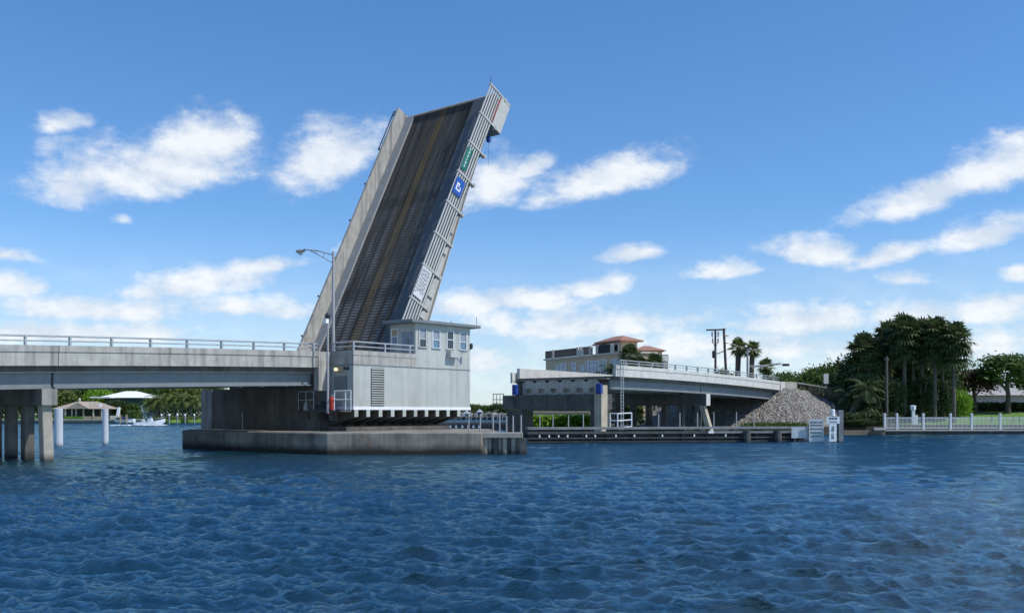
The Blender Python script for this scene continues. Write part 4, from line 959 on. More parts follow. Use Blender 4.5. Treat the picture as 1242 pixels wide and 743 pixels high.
def shrub(u, vt, Y, w, m, label, group=None, zg=1.0, name='shrub', h=None, d=None):
    H = h or (zat(vt, Y) - zg); wr = w / F * Y / 2; k = TR.randrange(4)
    t = thing(name, Vector((uY(u, Y), Y, zg)), label, 'shrub', group)
    child('foliage', CROWN[(k, m)], t, (0, 0, -.15 * H), (wr, (d or wr), H / (1.6 * (.72 + .06 * k)) * 1.15), (0, 0, TR.uniform(-.3, .3) if d else TR.uniform(0, 6.28)))
    return t
def fan_crown(seed, n=40):
    r = np.random.default_rng(seed); V = []; Fq = []
    for k in range(n):
        az_ = k * 2.399 + r.uniform(-.2, .2); el_ = R(85) - (k / n) ** .9 * R(135) + r.uniform(-.1, .1)
        L = r.uniform(.8, 1.0); dirn = np.array([math.cos(az_) * math.cos(el_), math.sin(az_) * math.cos(el_), math.sin(el_)])
        side = np.array([-math.sin(az_), math.cos(az_), 0]); up_ = np.cross(dirn, side); pet = dirn * L * .5 - np.array([0, 0, .05])
        i = len(V); w = .010; V += [side * w, -side * w, pet - side * w, pet + side * w]; Fq.append((i, i+1, i+2, i+3))
        nb = 13
        for j in range(nb):
            a = R(-118) + R(236) * j / (nb - 1); bl = L * .52 * (1 - .22 * abs(a) / 2) * r.uniform(.9, 1.05)
            bd_ = dirn * math.cos(a) + side * math.sin(a); bn_ = -dirn * math.sin(a) + side * math.cos(a)
            tipv = pet + bd_ * bl + np.array([0, 0, -1]) * bl * .28 * r.uniform(.5, 1.4); midv = pet + bd_ * bl * .55 + up_ * .02
            i = len(V); V += [pet, midv - bn_ * .042, tipv, midv + bn_ * .042]; Fq.append((i, i+1, i+2, i+3))
    return np.array(V), Fq
def feather_crown(seed, n=20):
    r = np.random.default_rng(seed); V = []; Fq = []
    for k in range(n):
        az_ = k * 2.399 + r.uniform(-.2, .2); el_ = R(75) - (k / n) * R(95); L = r.uniform(.85, 1.1)
        ho = np.array([math.cos(az_), math.sin(az_), 0]); side = np.array([-math.sin(az_), math.cos(az_), 0]); p = np.zeros(3); e = el_
        ns = 9; pts = [p.copy()]
        for j in range(ns): p = p + (ho * math.cos(e) + np.array([0, 0, math.sin(e)])) * L / ns; e -= R(11); pts.append(p.copy())
        for j in range(ns):
            q0, q1 = pts[j], pts[j + 1]; wl = .26 * math.sin(math.pi * (j + .8) / (ns + 1)) + .03
            for sgn in (-1, 1):
                for h in (0, .5):
                    b0 = q0 + (q1 - q0) * h; b1 = b0 + (q1 - q0) * .42; tp_ = b0 + side * sgn * wl + (q1 - q0) * .7 - np.array([0, 0, wl * .5])
                    i = len(V); V += [b0, b1, tp_]; Fq.append((i, i+1, i+2))
    return np.array(V), Fq
FAN = [mesh_np('fronds', *fan_crown(40 + k), 'leafpalm') for k in range(4)]
FANO = [mesh_np('fronds', *fan_crown(80 + k, 26), 'leafolive') for k in range(2)]
FEA = [mesh_np('fronds', *feather_crown(60 + k), 'leafpalm') for k in range(3)]
FEAO = [mesh_np('fronds', *feather_crown(70 + k), 'leafolive') for k in range(3)]
DEAD = mesh_np('skirt', *fan_crown(55, 14), 'deadfrond')
def palm(u, vt, Y, rad, label, group, kind='fan', zg=1.1, tr=.22, lean=0.0, dead=True, sc_u=None, trunkmat='palmbark', clr=None):
    zt_ = zat(vt, Y) - rad * .75; x = uY(u, Y); H = zt_ - zg
    t = thing('palm_tree', Vector((x, Y, zg)), label, 'palm', group)
    mb = MB(); n = 7; pts = []
    for k in range(n + 1): f_ = k / n; pts.append(Vector((x + lean * f_ ** 1.6 - lean, Y, zg - .2 + (H + .2) * f_)))
    mb.path(pts, [tr * (1.25 - .35 * k / n) * (1.0 + .06 * (-1) ** k) for k in range(n + 1)], 9).build('trunk', trunkmat, t)
    m_ = {'fan': FAN, 'fanlight': FANO, 'feather': FEA, 'olive': FEAO}[kind]; me = m_[TR.randrange(len(m_))]
    child('fronds', me, t, (0, 0, H), (rad, rad, rad), (0, 0, TR.uniform(0, 6.28)))
    if group == G1: child('lower_fronds', m_[TR.randrange(len(m_))], t, (0, 0, H - rad * .55), (rad * .88, rad * .88, rad * .95), (0, 0, TR.uniform(0, 6.28)))
    if dead and kind.startswith('fan'): child('dry_skirt', DEAD, t, (0, 0, H - rad * .12), (rad * .62, rad * .62, rad * .9), (R(180), 0, TR.uniform(0, 6.28)))
    return t

#@@RIGHT
G1 = 'tall sabal palms behind the white fence'
# ------------------------------------------------------------------ right bank
G1 = 'tall sabal palms behind the white fence'
for (u, vt, Y, rad, lab, kw) in (
    (1049, 401, 131, 3.5, 'dense dark palm at the left edge of the clump behind the white fence', {}),
    (1079, 386, 134, 3.6, 'dark palm with a crown half hidden behind the bare pale pole', {}),
    (1097, 378.5, 129, 3.5, 'tallest dark palm, its trunk left of the white garden post', {}),
    (1118, 385, 132, 3.3, 'slim dark palm just right of the white garden post', {}),
    (1134, 381, 128, 3.4, 'straight dark palm between slim palm and the rightmost one', {}),
    (1157, 387, 126.5, 3.5, 'rightmost tall palm of the clump with clear pale trunk', {}),
    (1066, 405, 138, 3.1, 'shorter dark palm deep inside the left part of clump', {}),
    (1107, 402, 140, 2.8, 'lower dark palm behind the tallest palm trunk', {}),
    (1143, 405, 139, 2.7, 'lower dark palm behind the rightmost pair of trunks', {})):
    palm(u, vt, Y, rad, lab, G1, 'fan', **kw)
palm(1052, 450, 127, 3.2, 'leaning feathery palm with thick trunk in deep shade left of pole', G1, 'feather', lean=2.6, tr=.3)
palm(1030, 462, 130, 2.8, 'low feathery palm at the shady edge beside the embankment', G1, 'feather', lean=-.8)
po = thing('bare_pole', at(1075.5, 512, 125), 'bare pale wooden pole standing among the dark palms', 'pole')
p = at(1075.5, 432, 125); MB().tube((p.x, p.y, 1.0), p, .2, .15, 8).build('shaft', 'palmbark', po); MB().box(p.x - .3, p.x + .3, p.y - .06, p.y + .06, p.z - .5, p.z - .2).build('cleat', 'polewood', po)
G2 = 'dark trees behind the palms'
for (u, vt, Y, w, m, lab) in (
    (1040, 414, 141, 60, 'leafdark', 'dark bushy tree filling the left of the palm clump'), (1075, 405, 143, 62, 'leafdark', 'dark bushy tree behind the bare pale pole'),
    (1105, 404, 145, 64, 'leafdark', 'dark bushy tree behind the tallest palm trunk'), (1140, 412, 146, 58, 'leafdark', 'dark bushy tree behind the rightmost palms'),
    (1026, 436, 150, 54, 'leafdark', 'dark tree between embankment crest and palm clump'), (1010, 427, 175, 64, 'leafmid', 'rounded green tree just left of the palm clump'),
    (988, 436, 172, 54, 'leafmid', 'green tree rising behind the guard rail'), (1000, 432, 190, 66, 'leafmid', 'taller green tree behind the white road sign'),
    (968, 446, 185, 44, 'leafmid', 'lower green tree right of the bridge end'), (950, 441, 195, 46, 'leafmid', 'green tree behind the signal mast arm'),
    (955, 456, 165, 28, 'leafbright', 'bright green bush at the bridge end'), (930, 449, 205, 34, 'leafmid', 'small green tree below the signal arm'),
    (876, 437, 200, 34, 'leafmid', 'rounded bush right of the utility poles'), (1028, 455, 160, 40, 'leafdark', 'dark low tree behind the embankment crest'), (1066, 440, 128, 36, 'leafdark', 'dark tree in front of the inner palm trunks, left of bare pole'), (1086, 450, 127.5, 28, 'leafdark', 'narrow dark tree between bare pole and tallest palm'), (1119, 446, 130, 34, 'leafdark', 'dark tree in front of the slim palm trunk'), (1145, 452, 131, 26, 'leafdark', 'narrow dark tree between the two right palm trunks')):
    tree(u, vt, Y, w, m, lab, G2, zg=2.0 if u < 1010 else 1.2, cbase=.12)
for k, (u, vt, Y, w, lab) in enumerate(((1030, 497, 122.5, 40, 'dark shrub at the water edge beside the dolphin post'), (1052, 494, 123.5, 44, 'dark shrub left of the bare pale pole'), (1078, 497, 126, 36, 'dark shrub at the foot of the bare pale pole'), (1100, 498, 129.5, 40, 'low dark shrub behind the white garden post'), (1128, 500, 131, 36, 'low dark shrub beneath the middle palms'), (1042, 505, 120.9, 40, 'low green ground shrub above the brown seawall'))):
    shrub(u, vt, Y, w, 'leafdark', lab, 'dark shrubs under the palms')
shrub(1164, 462, 138, 30, 'leafbright', 'sunlit yellow green shrub right of the rightmost palm trunk', zg=1.2)
shrub(1146, 468, 141, 26, 'leafolive', 'sunlit olive shrub glimpsed between the two right palm trunks', zg=1.2)
tree(1184, 440, 150, 62, 'leafred', 'reddish brown thin leaved tree before the grey roofed house', 'lawn trees', zg=2.4, cbase=.38)
tree(1222, 421, 146, 82, 'leafmid', 'wide green tree with forked trunk on the lawn, far right', 'lawn trees', zg=2.4, cbase=.42)
tree(1262, 428, 150, 70, 'leafmid', 'green tree cut off by the right picture edge', 'lawn trees', zg=2.4, cbase=.35)
tree(1236, 452, 190, 70, 'leafdark', 'dark tree behind the grey roofed house', 'lawn trees', zg=1.3, cbase=.2)
tree(1175, 447, 185, 50, 'leafdark', 'dark tree behind the left end of the grey roof', 'lawn trees', zg=1.3, cbase=.2)
# low house with a grey hip roof
hs_ = thing('house', at(1215, 498, 168), 'low beige house with pale grey hip roof across the lawn', 'house')
hx0, hx1 = uY(1172, 165), uY(1300, 165); ez_ = zat(479, 165)
MB().box(hx0, hx1, 165, 175, 1.2, ez_).build('wall', 'cream', hs_)
rz = zat(463.5, 170); e_ = .7
mb = MB(); c = [Vector((hx0 - e_, 165 - e_, ez_ + .003)), Vector((hx1 + e_, 165 - e_, ez_ + .003)), Vector((hx1 + e_, 175 + e_, ez_ + .003)), Vector((hx0 - e_, 175 + e_, ez_ + .003))]
r0_, r1_ = Vector((hx0 + 4.5, 170, rz)), Vector((hx1 - 4.5, 170, rz))
mb.poly([c[0], c[1], r1_, r0_]); mb.poly([c[1], c[2], r1_]); mb.poly([c[2], c[3], r0_, r1_]); mb.poly([c[3], c[0], r0_]); mb.poly(c[::-1])
mb.build('roof', 'greyroof', hs_)
for u in (1180, 1196, 1210, 1230):
    w_ = MB().box(uY(u, 165), uY(u + 7, 165), 164.95, 165.1, 2.2, 3.6).build('window', 'white', hs_); MB().box(uY(u + .7, 165), uY(u + 6.3, 165), 164.93, 164.947, 2.3, 3.5).build('pane', 'glass', w_)
def hedge(u0, u1, v0, Y, zg, m, name, label, d=1.2, n=None):
    H = zat(v0, Y) - zg; w = (u1 - u0) / F * Y; r = np.random.default_rng(int(u0 * 7 + Y)); n = n or int(w * H * 34)
    P = np.stack([r.uniform(0, w, n), r.uniform(0, d, n), r.uniform(0, H, n) * r.uniform(.9, 1.06, n)], 1)
    nr = r.normal(0, 1, (n, 3)); t = np.cross(nr, r.normal(0, 1, (n, 3))); t /= np.linalg.norm(t, axis=1)[:, None]; nr /= np.linalg.norm(nr, axis=1)[:, None]; b = np.cross(nr, t); s = .2 * r.uniform(.6, 1.4, (n, 1))
    V = np.stack([P - t * s * 1.2, P - b * s * .7, P + t * s * 1.2, P + b * s * .7], 1).reshape(-1, 3) + np.array([uY(u0, Y), Y, zg])
    o = bpy.data.objects.new(name, mesh_np(name, V, [(4*i, 4*i+1, 4*i+2, 4*i+3) for i in range(n)], m)); COL.objects.link(o)
    return tag(o, label, 'hedge')
hedge(1164, 1290, 488, 150, 2.6, 'leafdark', 'hedge', 'long clipped dark hedge in front of the grey roofed house', 1.6, 3600)
# white fence on the seawall
sw = thing('seawall', Vector((60, 121, 0)), 'dark concrete seawall under the white fence', 'seawall')
fx0, fx1 = uY(1071, 120.6), uY(1420, 122); 
MB().hexa([(fx0, 120.2, -2), (fx1, 122.6, -2), (fx1, 123.2, -2), (fx0, 120.9, -2), (fx0, 120.2, .42), (fx1, 122.6, .42), (fx1, 123.2, .42), (fx0, 120.9, .42)]).build('wall', 'timber', sw)
MB().hexa([(fx0 - .05, 120.0, .423), (fx1, 122.4, .423), (fx1, 123.3, .423), (fx0 - .05, 121.0, .423), (fx0 - .05, 120.0, .58), (fx1, 122.4, .58), (fx1, 123.3, .58), (fx0 - .05, 121.0, .58)]).build('cap', 'paleseawall', sw)
sw2 = thing('seawall', Vector((44, 118, 0)), 'low brown retaining wall left of the white fence', 'seawall')
MB().hexa([(38.6, 117.3, -2), (fx0 - .1, 119.6, -2), (fx0 - .1, 120.2, -2), (38.6, 118, -2), (38.6, 117.3, .55), (fx0 - .1, 119.6, .55), (fx0 - .1, 120.2, .55), (38.6, 118, .55)]).build('wall', 'bark', sw2)
MB().hexa([(43.2, 118.0, .553), (fx0 - .1, 119.4, .553), (fx0 - .1, 120.2, .553), (43.2, 118.8, .553), (43.2, 118.0, .85), (fx0 - .1, 119.4, .85), (fx0 - .1, 120.2, .85), (43.2, 118.8, .85)]).build('cap', 'timberlight', sw2)
fn = thing('white_fence', Vector((60, 121.2, .58)), 'white picket railing fence along the seawall at right', 'fence')
FP = [1073, 1087.7, 1119.7, 1152.7, 1178.3, 1213, 1245, 1277, 1310]
def fpt(u, z):                                      # along the seawall
    k = (u - CX) / F; s = (k * 120.55 - fx0) / ((fx1 - fx0) - k * 2.4); return Vector((fx0 + (fx1 - fx0) * s, 120.55 + 2.4 * s, z))
ft = zat(505.5, 121)
for i, u in enumerate(FP):
    p = fpt(u, .583); MB().box(p.x - .13, p.x + .13, p.y - .13, p.y + .13, .583, ft + .28).build('post', 'fencewhite', fn, bevel=.02)
    MB().lathe((p.x, p.y, ft + .283), [(.19, 0), (.19, .05), (.05, .2)], 4).build('post_cap', 'fencewhite', fn)
    if i < len(FP) - 1:
        q = fpt(FP[i + 1], .583); e = (q - p); n = max(3, int(e.length / .165)); e.normalize(); L = (q - p).length; s_ = Vector((-e.y, e.x, 0)); mb = MB()
        for z in (.74, ft - .14): mb.frame(Vector((p.x, p.y, 0)), e, s_, Zv, .14, L - .14, -.04, .04, z, z + .09)
        for k in range(1, n): mb.frame(Vector((p.x, p.y, 0)), e, s_, Zv, L * k / n - .026, L * k / n + .026, -.055, -.042, .68, ft)
        mb.build('picket_panel', 'fencewhite', fn)
gp_ = thing('garden_post', at(1108, 511, 123.5), 'white garden lamp post with boxy head behind the fence', 'lamp post')
p = at(1107.5, 512, 123.5); MB().box(p.x - .17, p.x + .17, p.y - .17, p.y + .17, 1.0, zat(497, 123.5)).build('post', 'white', gp_)
MB().lathe((p.x, p.y, zat(497, 123.5) + .003), [(.28, 0), (.34, .08), (.34, .42), (.40, .46), (.40, .52), (.1, .6)], 4).build('lamp_head', 'white', gp_)
MB().box(p.x + .25, p.x + .55, p.y - .1, p.y + .1, 1.0, zat(503, 123.5)).build('side_post', 'white', gp_)
for k, (u, lab) in enumerate(((1154, 'small pale post beside the rightmost palm trunk'), (1203, 'dark thin lawn stake left of the wide green tree'), (1229, 'dark thin lawn stake right of the wide green tree'), (1236, 'dark thin lawn stake nearest the right edge'))):
    p = at(u, 508, 128); MB().tube((p.x, p.y, 1.0), (p.x, p.y, 2.2), .07, n=6).build('stake', 'dark' if k else 'white'); tag(bpy.context.scene.objects[-1] if False else COL.objects[-1], lab, 'stake')
# road sign, signal mast, utility poles, palms behind the bridge
rs = thing('road_sign', at(1001.5, 478, 140), 'white road sign on thin post above the embankment grass', 'road sign')
p = at(1002, 480, 140); MB().tube((p.x, p.y, 3.6), (p.x, p.y, zat(455, 140)), .06, n=6).build('post', 'polepale', rs)
MB().box(uY(998.8, 140), uY(1004.6, 140), 139.88, 139.92, zat(465, 140), zat(453, 140)).build('panel', 'white', rs)
mbx = MB().hexa([at(998, 0, 1) * 0 + Vector((0, 0, 0))] * 8) if False else None
sm = thing('signal_mast', at(908, 452, 150), 'pale mast with a horizontal signal arm reaching right over road', 'traffic signal')
p = at(907, 455, 150); MB().tube((p.x, p.y, 4.5), at(906.6, 423, 150), .19, .15, 9).build('mast', 'polepale', sm)
MB().tube(at(909, 444, 150), at(948.5, 441.5, 150), .11, .07, 7).build('arm', 'polepale', sm)
MB().tube(at(912, 446, 149.5), at(947, 440, 150), .06, n=6).build('brace', 'polepale', sm)
q = at(949, 442.5, 150); MB().box(q.x, q.x + 1.0, 149.8, 150.1, q.z - .15, q.z + .2).build('signal_head', 'dark', sm)
up1 = thing('utility_pole', at(867.5, 450, 165), 'weathered utility pole with crossarm, transformers and insulators', 'utility pole', 'utility poles behind the bridge')
Yp = 165; MB().tube((uY(868, Yp), Yp, 1.2), at(867.6, 399, Yp), .26, .16, 8).build('pole', 'polewood', up1)
q0, q1 = at(856, 400.2, Yp), at(879.5, 399.6, Yp); e = (q1 - q0).normalized(); MB().frame(q0, e, Vector((0, 1, 0)), Vector((0, 0, 1)), 0, (q1 - q0).length, -.36, -.16, -.12, .12).build('crossarm', 'polewood', up1)
for u, v in ((863.8, 408), (871.2, 408), (864.5, 416), (871, 416)):
    q = at(u, v, Yp - .2); MB().lathe(q, [(.1, 0), (.16, .1), (.1, .3), (.16, .5), (.1, .75), (.03, .9)], 8).build('insulator', 'polepale', up1)
q = at(866, 434, Yp - .3); MB().lathe(q, [(.2, 0), (.32, .1), (.32, 1.1), (.2, 1.25)], 10).build('transformer', 'dark', up1)
mb = MB()
for s_ in (-3.6, 3.6): mb.path([at(867.6 + s_, 405, Yp - .2), at(867.6 + s_ * .8, 414, Yp - .2), at(867.6 + s_ * .1, 422, Yp - .2)], .035, 5)
mb.tube(at(869, 429, Yp), at(879.5, 425, Yp), .08, n=6); mb.build('wire_loop', 'polewood', up1)
up2 = thing('utility_pole', at(882.5, 447, 166), 'dark leaning utility pole right of the crossarm pole', 'utility pole', 'utility poles behind the bridge')
MB().tube((uY(883.6, 166), 166, 1.2), at(877.8, 398, 166), .27, .2, 8).build('pole', 'polewood', up2)
for v in (407, 416): q = at(880, v, 165.8); MB().box(q.x, q.x + .5, 165.7, 165.9, q.z - .06, q.z + .06).build('step', 'polewood', up2)
MB().path([at(881.5, 423, 166), at(900, 416, 172)], .035, 5).build('stay_wire', 'polewood', up2)
G3 = 'palms behind the right span'
palm(896, 408, 160, 2.3, 'taller shaggy palm just right of the utility poles', G3, 'fanlight', zg=1.5, tr=.45, trunkmat='bark', lean=.3)
palm(912.5, 411.5, 158, 2.1, 'shaggy palm beside the pale signal mast', G3, 'fanlight', zg=1.5, tr=.42, trunkmat='bark', lean=.2)
palm(929, 432.5, 165, 2.2, 'short shaggy palm behind the signal arm', G3, 'fanlight', zg=1.5, tr=.5, trunkmat='bark')
# dry grass along the crest of the embankment
def tufts(name, pts, n, h, m, label, seed, spread=.9):
    r = np.random.default_rng(seed); V = []; Fq = []
    for k in range(n):
        f_ = r.uniform(0, len(pts) - 1.001); i0 = int(f_); p = pts[i0].lerp(pts[i0 + 1], f_ - i0); p = np.array(p) + r.normal(0, spread, 3) * np.array([1, 1, 0])
        th = r.uniform(0, 6.28); hh = h * r.uniform(.4, 1.2); w = .05 + .03 * r.random(); s = np.array([math.cos(th), math.sin(th), 0]); ln = r.normal(0, .3, 3) * hh; ln[2] = 0
        i = len(V); V += [p - s * w - np.array([0, 0, .3]), p + s * w - np.array([0, 0, .3]), p + ln + np.array([0, 0, hh])]; Fq.append((i, i+1, i+2))
    o = bpy.data.objects.new(name, mesh_np(name, np.array(V), Fq, m)); COL.objects.link(o); return tag(o, label, 'grass', kind='stuff')
def emb(a, b): 
    e_ = max(-.6 - b, 0); tz = max(ptop(a) - 1.0, 4.3); return B(a, b, min(tz, tz + .35 - e_ * .62))
tufts('dry_grass', [emb(103, -1.2), emb(108, -3), emb(113, -4.5), emb(118, -5.5), emb(124, -6.5)], 2600, 1.1, 'drygrass', 'dry straw coloured grass on the crest of the embankment', 8, 1.1)
tufts('shore_grass', [at(905, 517, 117.5), at(940, 517, 117.8), at(975, 517, 118)], 1500, .6, 'leafmid', 'thin green grass at the foot of the riprap', 9, .5)
hedge(1022, 1160, 466, 149, 1.0, 'leafdark', 'hedge', 'dense dark undergrowth far behind the palm trunks', 3.0, 9000)
hedge(640, 717, 503.5, 118.5, .9, 'leafbright', 'mangrove_hedge', 'bright green mangrove hedge seen beneath the rest pier', 3.0, 2600)
hedge(757, 782, 495, 121, .9, 'leafmid', 'green_thicket', 'green thicket behind the ladder under the right span', 2.5)

#@@MANSION
# ------------------------------------------------------------------ mansion behind the right span
mn = thing('mansion', at(715, 505, 195), 'large sand coloured mansion with red tiled roofs and terrace balustrades', 'mansion')
A_ = Vector((uY(662, 207), 207, 0)); B_ = Vector((uY(762, 180), 180, 0)); e = (B_ - A_).normalized(); nn = Vector((-e.y, e.x, 0)); Lm = (B_ - A_).length
zt = 13.5
MB().frame(A_, e, nn, Zv, 0, Lm, 0, 6, 1, zt).build('wall', 'stucco', mn)
MB().frame(A_, e, nn, Zv, -.35, Lm + .35, -.4, 6.3, zt + .003, zt + .32).build('cornice', 'cream', mn)
MB().frame(A_, e, nn, Zv, 1.2, Lm + .15, -.16, -.003, zt - 3.9, zt - 3.65).build('string_course', 'cream', mn)
def fs(u):                                          # distance along the facade seen at column u
    k = (u - CX) / F; return (k * A_.y - A_.x) / (e.x - k * e.y)
def mwin(u0, u1, z0, z1, lights=2):
    s0, s1 = fs(u0), fs(u1); f_ = MB(); nb = lights
    f_.frame(A_, e, nn, Zv, s0, s1, -.12, -.003, z0, z0 + .12); f_.frame(A_, e, nn, Zv, s0, s1, -.12, -.003, z1 - .12, z1)
    for k in range(nb + 1): x = s0 + (s1 - s0 - .14) * k / nb; f_.frame(A_, e, nn, Zv, x, x + .14, -.12, -.003, z0 + .12, z1 - .12)
    f_.frame(A_, e, nn, Zv, s0 + .14, s1 - .14, -.10, -.003, z0 + (z1 - z0) * .66, z0 + (z1 - z0) * .66 + .1)
    o = f_.build('window', 'white', mn); MB().frame(A_, e, nn, Zv, s0 + .05, s1 - .05, -.03, -.002, z0 + .05, z1 - .05).build('pane', 'glassblue', o)
for (u0, u1, z0, z1, l) in ((673, 677, 9.2, 12.4, 1), (678, 687, 9.0, 12.6, 2), (693.5, 699, 9.0, 12.6, 2), (704, 708, 9.6, 12.0, 1), (710.5, 719, 9.6, 12.6, 2), (719.6, 727.5, 9.6, 12.6, 2), (729, 736, 9.6, 12.6, 2), (742, 752, 9.4, 12.6, 2), (676, 686, 4.6, 7.6, 2), (693, 700, 4.6, 7.6, 2), (710, 720, 4.6, 7.6, 3), (727, 737, 4.6, 7.6, 3)): mwin(u0, u1, z0, z1, l)
def balus(u0, u1, z0, h, nm='balustrade', off=-.25):
    s0, s1 = fs(u0), fs(u1); mb = MB(); mb.frame(A_, e, nn, Zv, s0, s1, off, off + .12, z0 + h - .1, z0 + h)
    mb.frame(A_, e, nn, Zv, s0, s1, off, off + .12, z0 + .05, z0 + .14); n = int((s1 - s0) / .2)
    for k in range(n + 1): x = s0 + (s1 - s0) * k / n; mb.frame(A_, e, nn, Zv, x - .055, x + .055, off + .03, off + .09, z0 + .14, z0 + h - .1)
    mb.build(nm, 'dark', mn)
zb_ = zt + .323
for (u0, u1) in ((662.5, 671), (673.3, 701), (709, 716), (727, 742)): balus(u0, u1, zb_, 1.6)
for u in (672, 702, 705, 708, 717, 726, 743): s = fs(u); MB().frame(A_, e, nn, Zv, s - .28, s + .28, -.35, .2, zb_, zb_ + 1.7).build('terrace_pier', 'cream', mn)
s0 = fs(702.5); MB().frame(A_, e, nn, Zv, s0, fs(708), -.3, -.05, zb_, zb_ + 1.1).build('terrace_wall', 'signgrey', mn)
balus(672, 690, 8.2, 1.0, 'balcony_rail', -1.0); MB().frame(A_, e, nn, Zv, fs(672), fs(690), -1.05, -.003, 7.95, 8.18).build('balcony', 'cream', mn)
# upper storey and hip roofs
def hip(s0, s1, d0, d1, z0, z1, in_, nm, m, ov=.8):
    P = lambda s, d, z: A_ + e * s + nn * d + Zv * z
    c = [P(s0 - ov, d0 - ov, z0), P(s1 + ov, d0 - ov, z0), P(s1 + ov, d1 + ov, z0), P(s0 - ov, d1 + ov, z0)]; lo = [x - Zv * .25 for x in c]; dm = (d0 + d1) / 2
    r0, r1 = P(s0 + in_, dm, z1), P(s1 - in_, dm, z1); mb = MB()
    mb.poly([c[0], c[1], r1, r0]); mb.poly([c[1], c[2], r1]); mb.poly([c[2], c[3], r0, r1]); mb.poly([c[3], c[0], r0])
    for k in range(4): j = (k + 1) % 4; mb.poly([lo[k], lo[j], c[j], c[k]])
    mb.poly(lo[::-1]); return mb.build(nm, m, mn)
su0, su1 = fs(717), fs(748)
MB().frame(A_, e, nn, Zv, su0, su1, 1.0, 4.6, zt + .325, 15.85).build('upper_wall', 'stucco', mn)
hip(su0 + 1.6, su1 + .2, 1.0, 4.6, 16.12, 17.15, 2.2, 'roof', 'tile'); hip(su0 - .2, su0 + 3.2, 1.2, 4.2, 15.86, 16.5, 1.4, 'roof', 'tile', .5)
MB().frame(A_, e, nn, Zv, su0 - .1, su0 + .75, 3, 3.9, 15.9, 16.9).build('chimney', 'tile', mn)
for (u0, u1) in ((733.5, 738.5), (740, 745)):
    s0, s1 = fs(u0), fs(u1); o = MB().frame(A_, e, nn, Zv, s0, s1, .88, .997, zt + .6, 15.6).build('window', 'white', mn); MB().frame(A_, e, nn, Zv, s0 + .15, s1 - .15, .83, .877, zt + .7, 15.5).build('pane', 'glass', o)
# right wing
wx0, wx1 = uY(772, 190), uY(803, 190)
MB().box(wx0, wx1, 190, 200, 1, zat(425.5, 190)).build('wing_wall', 'stucco', mn)
zw = zat(425, 190); c = [Vector((wx0 - .8, 189.2, zw)), Vector((wx1 + .8, 189.2, zw)), Vector((wx1 + .8, 200.8, zw)), Vector((wx0 - .8, 200.8, zw))]; r0, r1 = Vector((wx0 + 2, 195, zw + 1.25)), Vector((wx1 - 1.9, 195, zw + 1.25))
mb = MB().poly([c[0], c[1], r1, r0]).poly([c[1], c[2], r1]).poly([c[2], c[3], r0, r1]).poly([c[3], c[0], r0]).poly(c[::-1]); mb.build('roof', 'tile', mn)
bx0, bx1 = uY(797, 182), uY(811.5, 182); MB().box(bx0 - 2, bx1, 183, 189.9, 1, zat(438, 182)).build('wing_wall', 'cream', mn)
mb = MB()
for k in range(13): x = bx0 + (bx1 - bx0) * k / 12; mb.box(x - .04, x + .04, 182.96, 183.04, zat(438, 182) + .003, zat(430.5, 182))
mb.box(bx0, bx1, 182.9, 183.1, zat(430.5, 182), zat(429.6, 182)); mb.build('balustrade', 'dark', mn)
G4 = 'palms around the mansion'
for (u, vt, Y, rad, lab, kd) in ((764, 415.5, 150, 2.5, 'dark bushy palm against the red main roof', 'fan'), (794, 427, 150, 2.4, 'dark palm before the smaller right roof', 'fan'), (743, 434, 152, 2.6, 'low feathery palm left of the bridge ladder', 'feather'), (776, 431, 148, 2.2, 'low palm between the two roofs behind the railing', 'fan'), (720, 444, 160, 3.0, 'low feathery palm before the mansion windows', 'feather'), (706, 446, 162, 2.6, 'small feathery palm at the mansion left windows', 'feather')):
    palm(u, vt, Y, rad, lab, G4, kd, dead=False)
for (u, vt, Y, w, lab) in ((730, 447, 165, 34, 'green bush at the right foot of mansion windows'), (756, 440, 158, 28, 'dark bush behind the bridge ladder top'), (806, 440, 152, 24, 'green bush below the dark balustrade'), (700, 470, 150, 40, 'green tree under the bridge behind rest pier'), (765, 478, 135, 34, 'green tree seen between ladder and bridge columns'), (665, 490, 150, 40, 'olive bush behind the mangrove hedge')):
    tree(u, vt, Y, w, 'leafmid', lab, 'bushes around the mansion', cbase=.05)
tr_ = thing('garden_wall', at(680, 503, 140), 'low pale garden wall above the mangrove hedge', 'wall'); MB().box(uY(636, 140), uY(716, 140), 140, 140.3, .9, zat(499.5, 140)).build('wall', 'stucco', tr_); MB().box(uY(636, 140), uY(716, 140), 139.9, 140.4, zat(499.5, 140) + .003, zat(498.5, 140)).build('coping', 'cream', tr_)

#@@LEFT
# ------------------------------------------------------------------ far shore on the left
ls = thing('seawall', Vector((-140, 246, 0)), 'long dark seawall with pale cap along the far left shore', 'seawall')
MB().box(-330, -92, 245.6, 247.2, -2, .75).build('wall', 'seawall', ls); MB().box(-330, -92, 245.4, 247.4, .753, .98).build('cap', 'paleseawall', ls)
h1 = thing('house', at(95, 508, 258), 'low tan roofed bungalow with open porch on the far shore', 'house')
Yh = 256; bx0, bx1 = uY(62, Yh), uY(127, Yh); ez = zat(495.5, Yh)
MB().box(bx0 + .8, bx1 - 1, Yh + 2.6, Yh + 12, 1, ez).build('wall', 'bark', h1)
rz = zat(486.5, Yh + 6); c = [Vector((bx0, Yh, ez + .003)), Vector((bx1 + 1.2, Yh, ez + .003)), Vector((bx1 + 1.2, Yh + 13, ez + .003)), Vector((bx0, Yh + 13, ez + .003))]; r0, r1 = Vector((bx0 + 4, Yh + 6.5, rz)), Vector((bx1 - 5, Yh + 6.5, rz))
MB().poly([c[0], c[1], r1, r0]).poly([c[1], c[2], r1]).poly([c[2], c[3], r0, r1]).poly([c[3], c[0], r0]).poly(c[::-1]).build('roof', 'tanroof', h1)
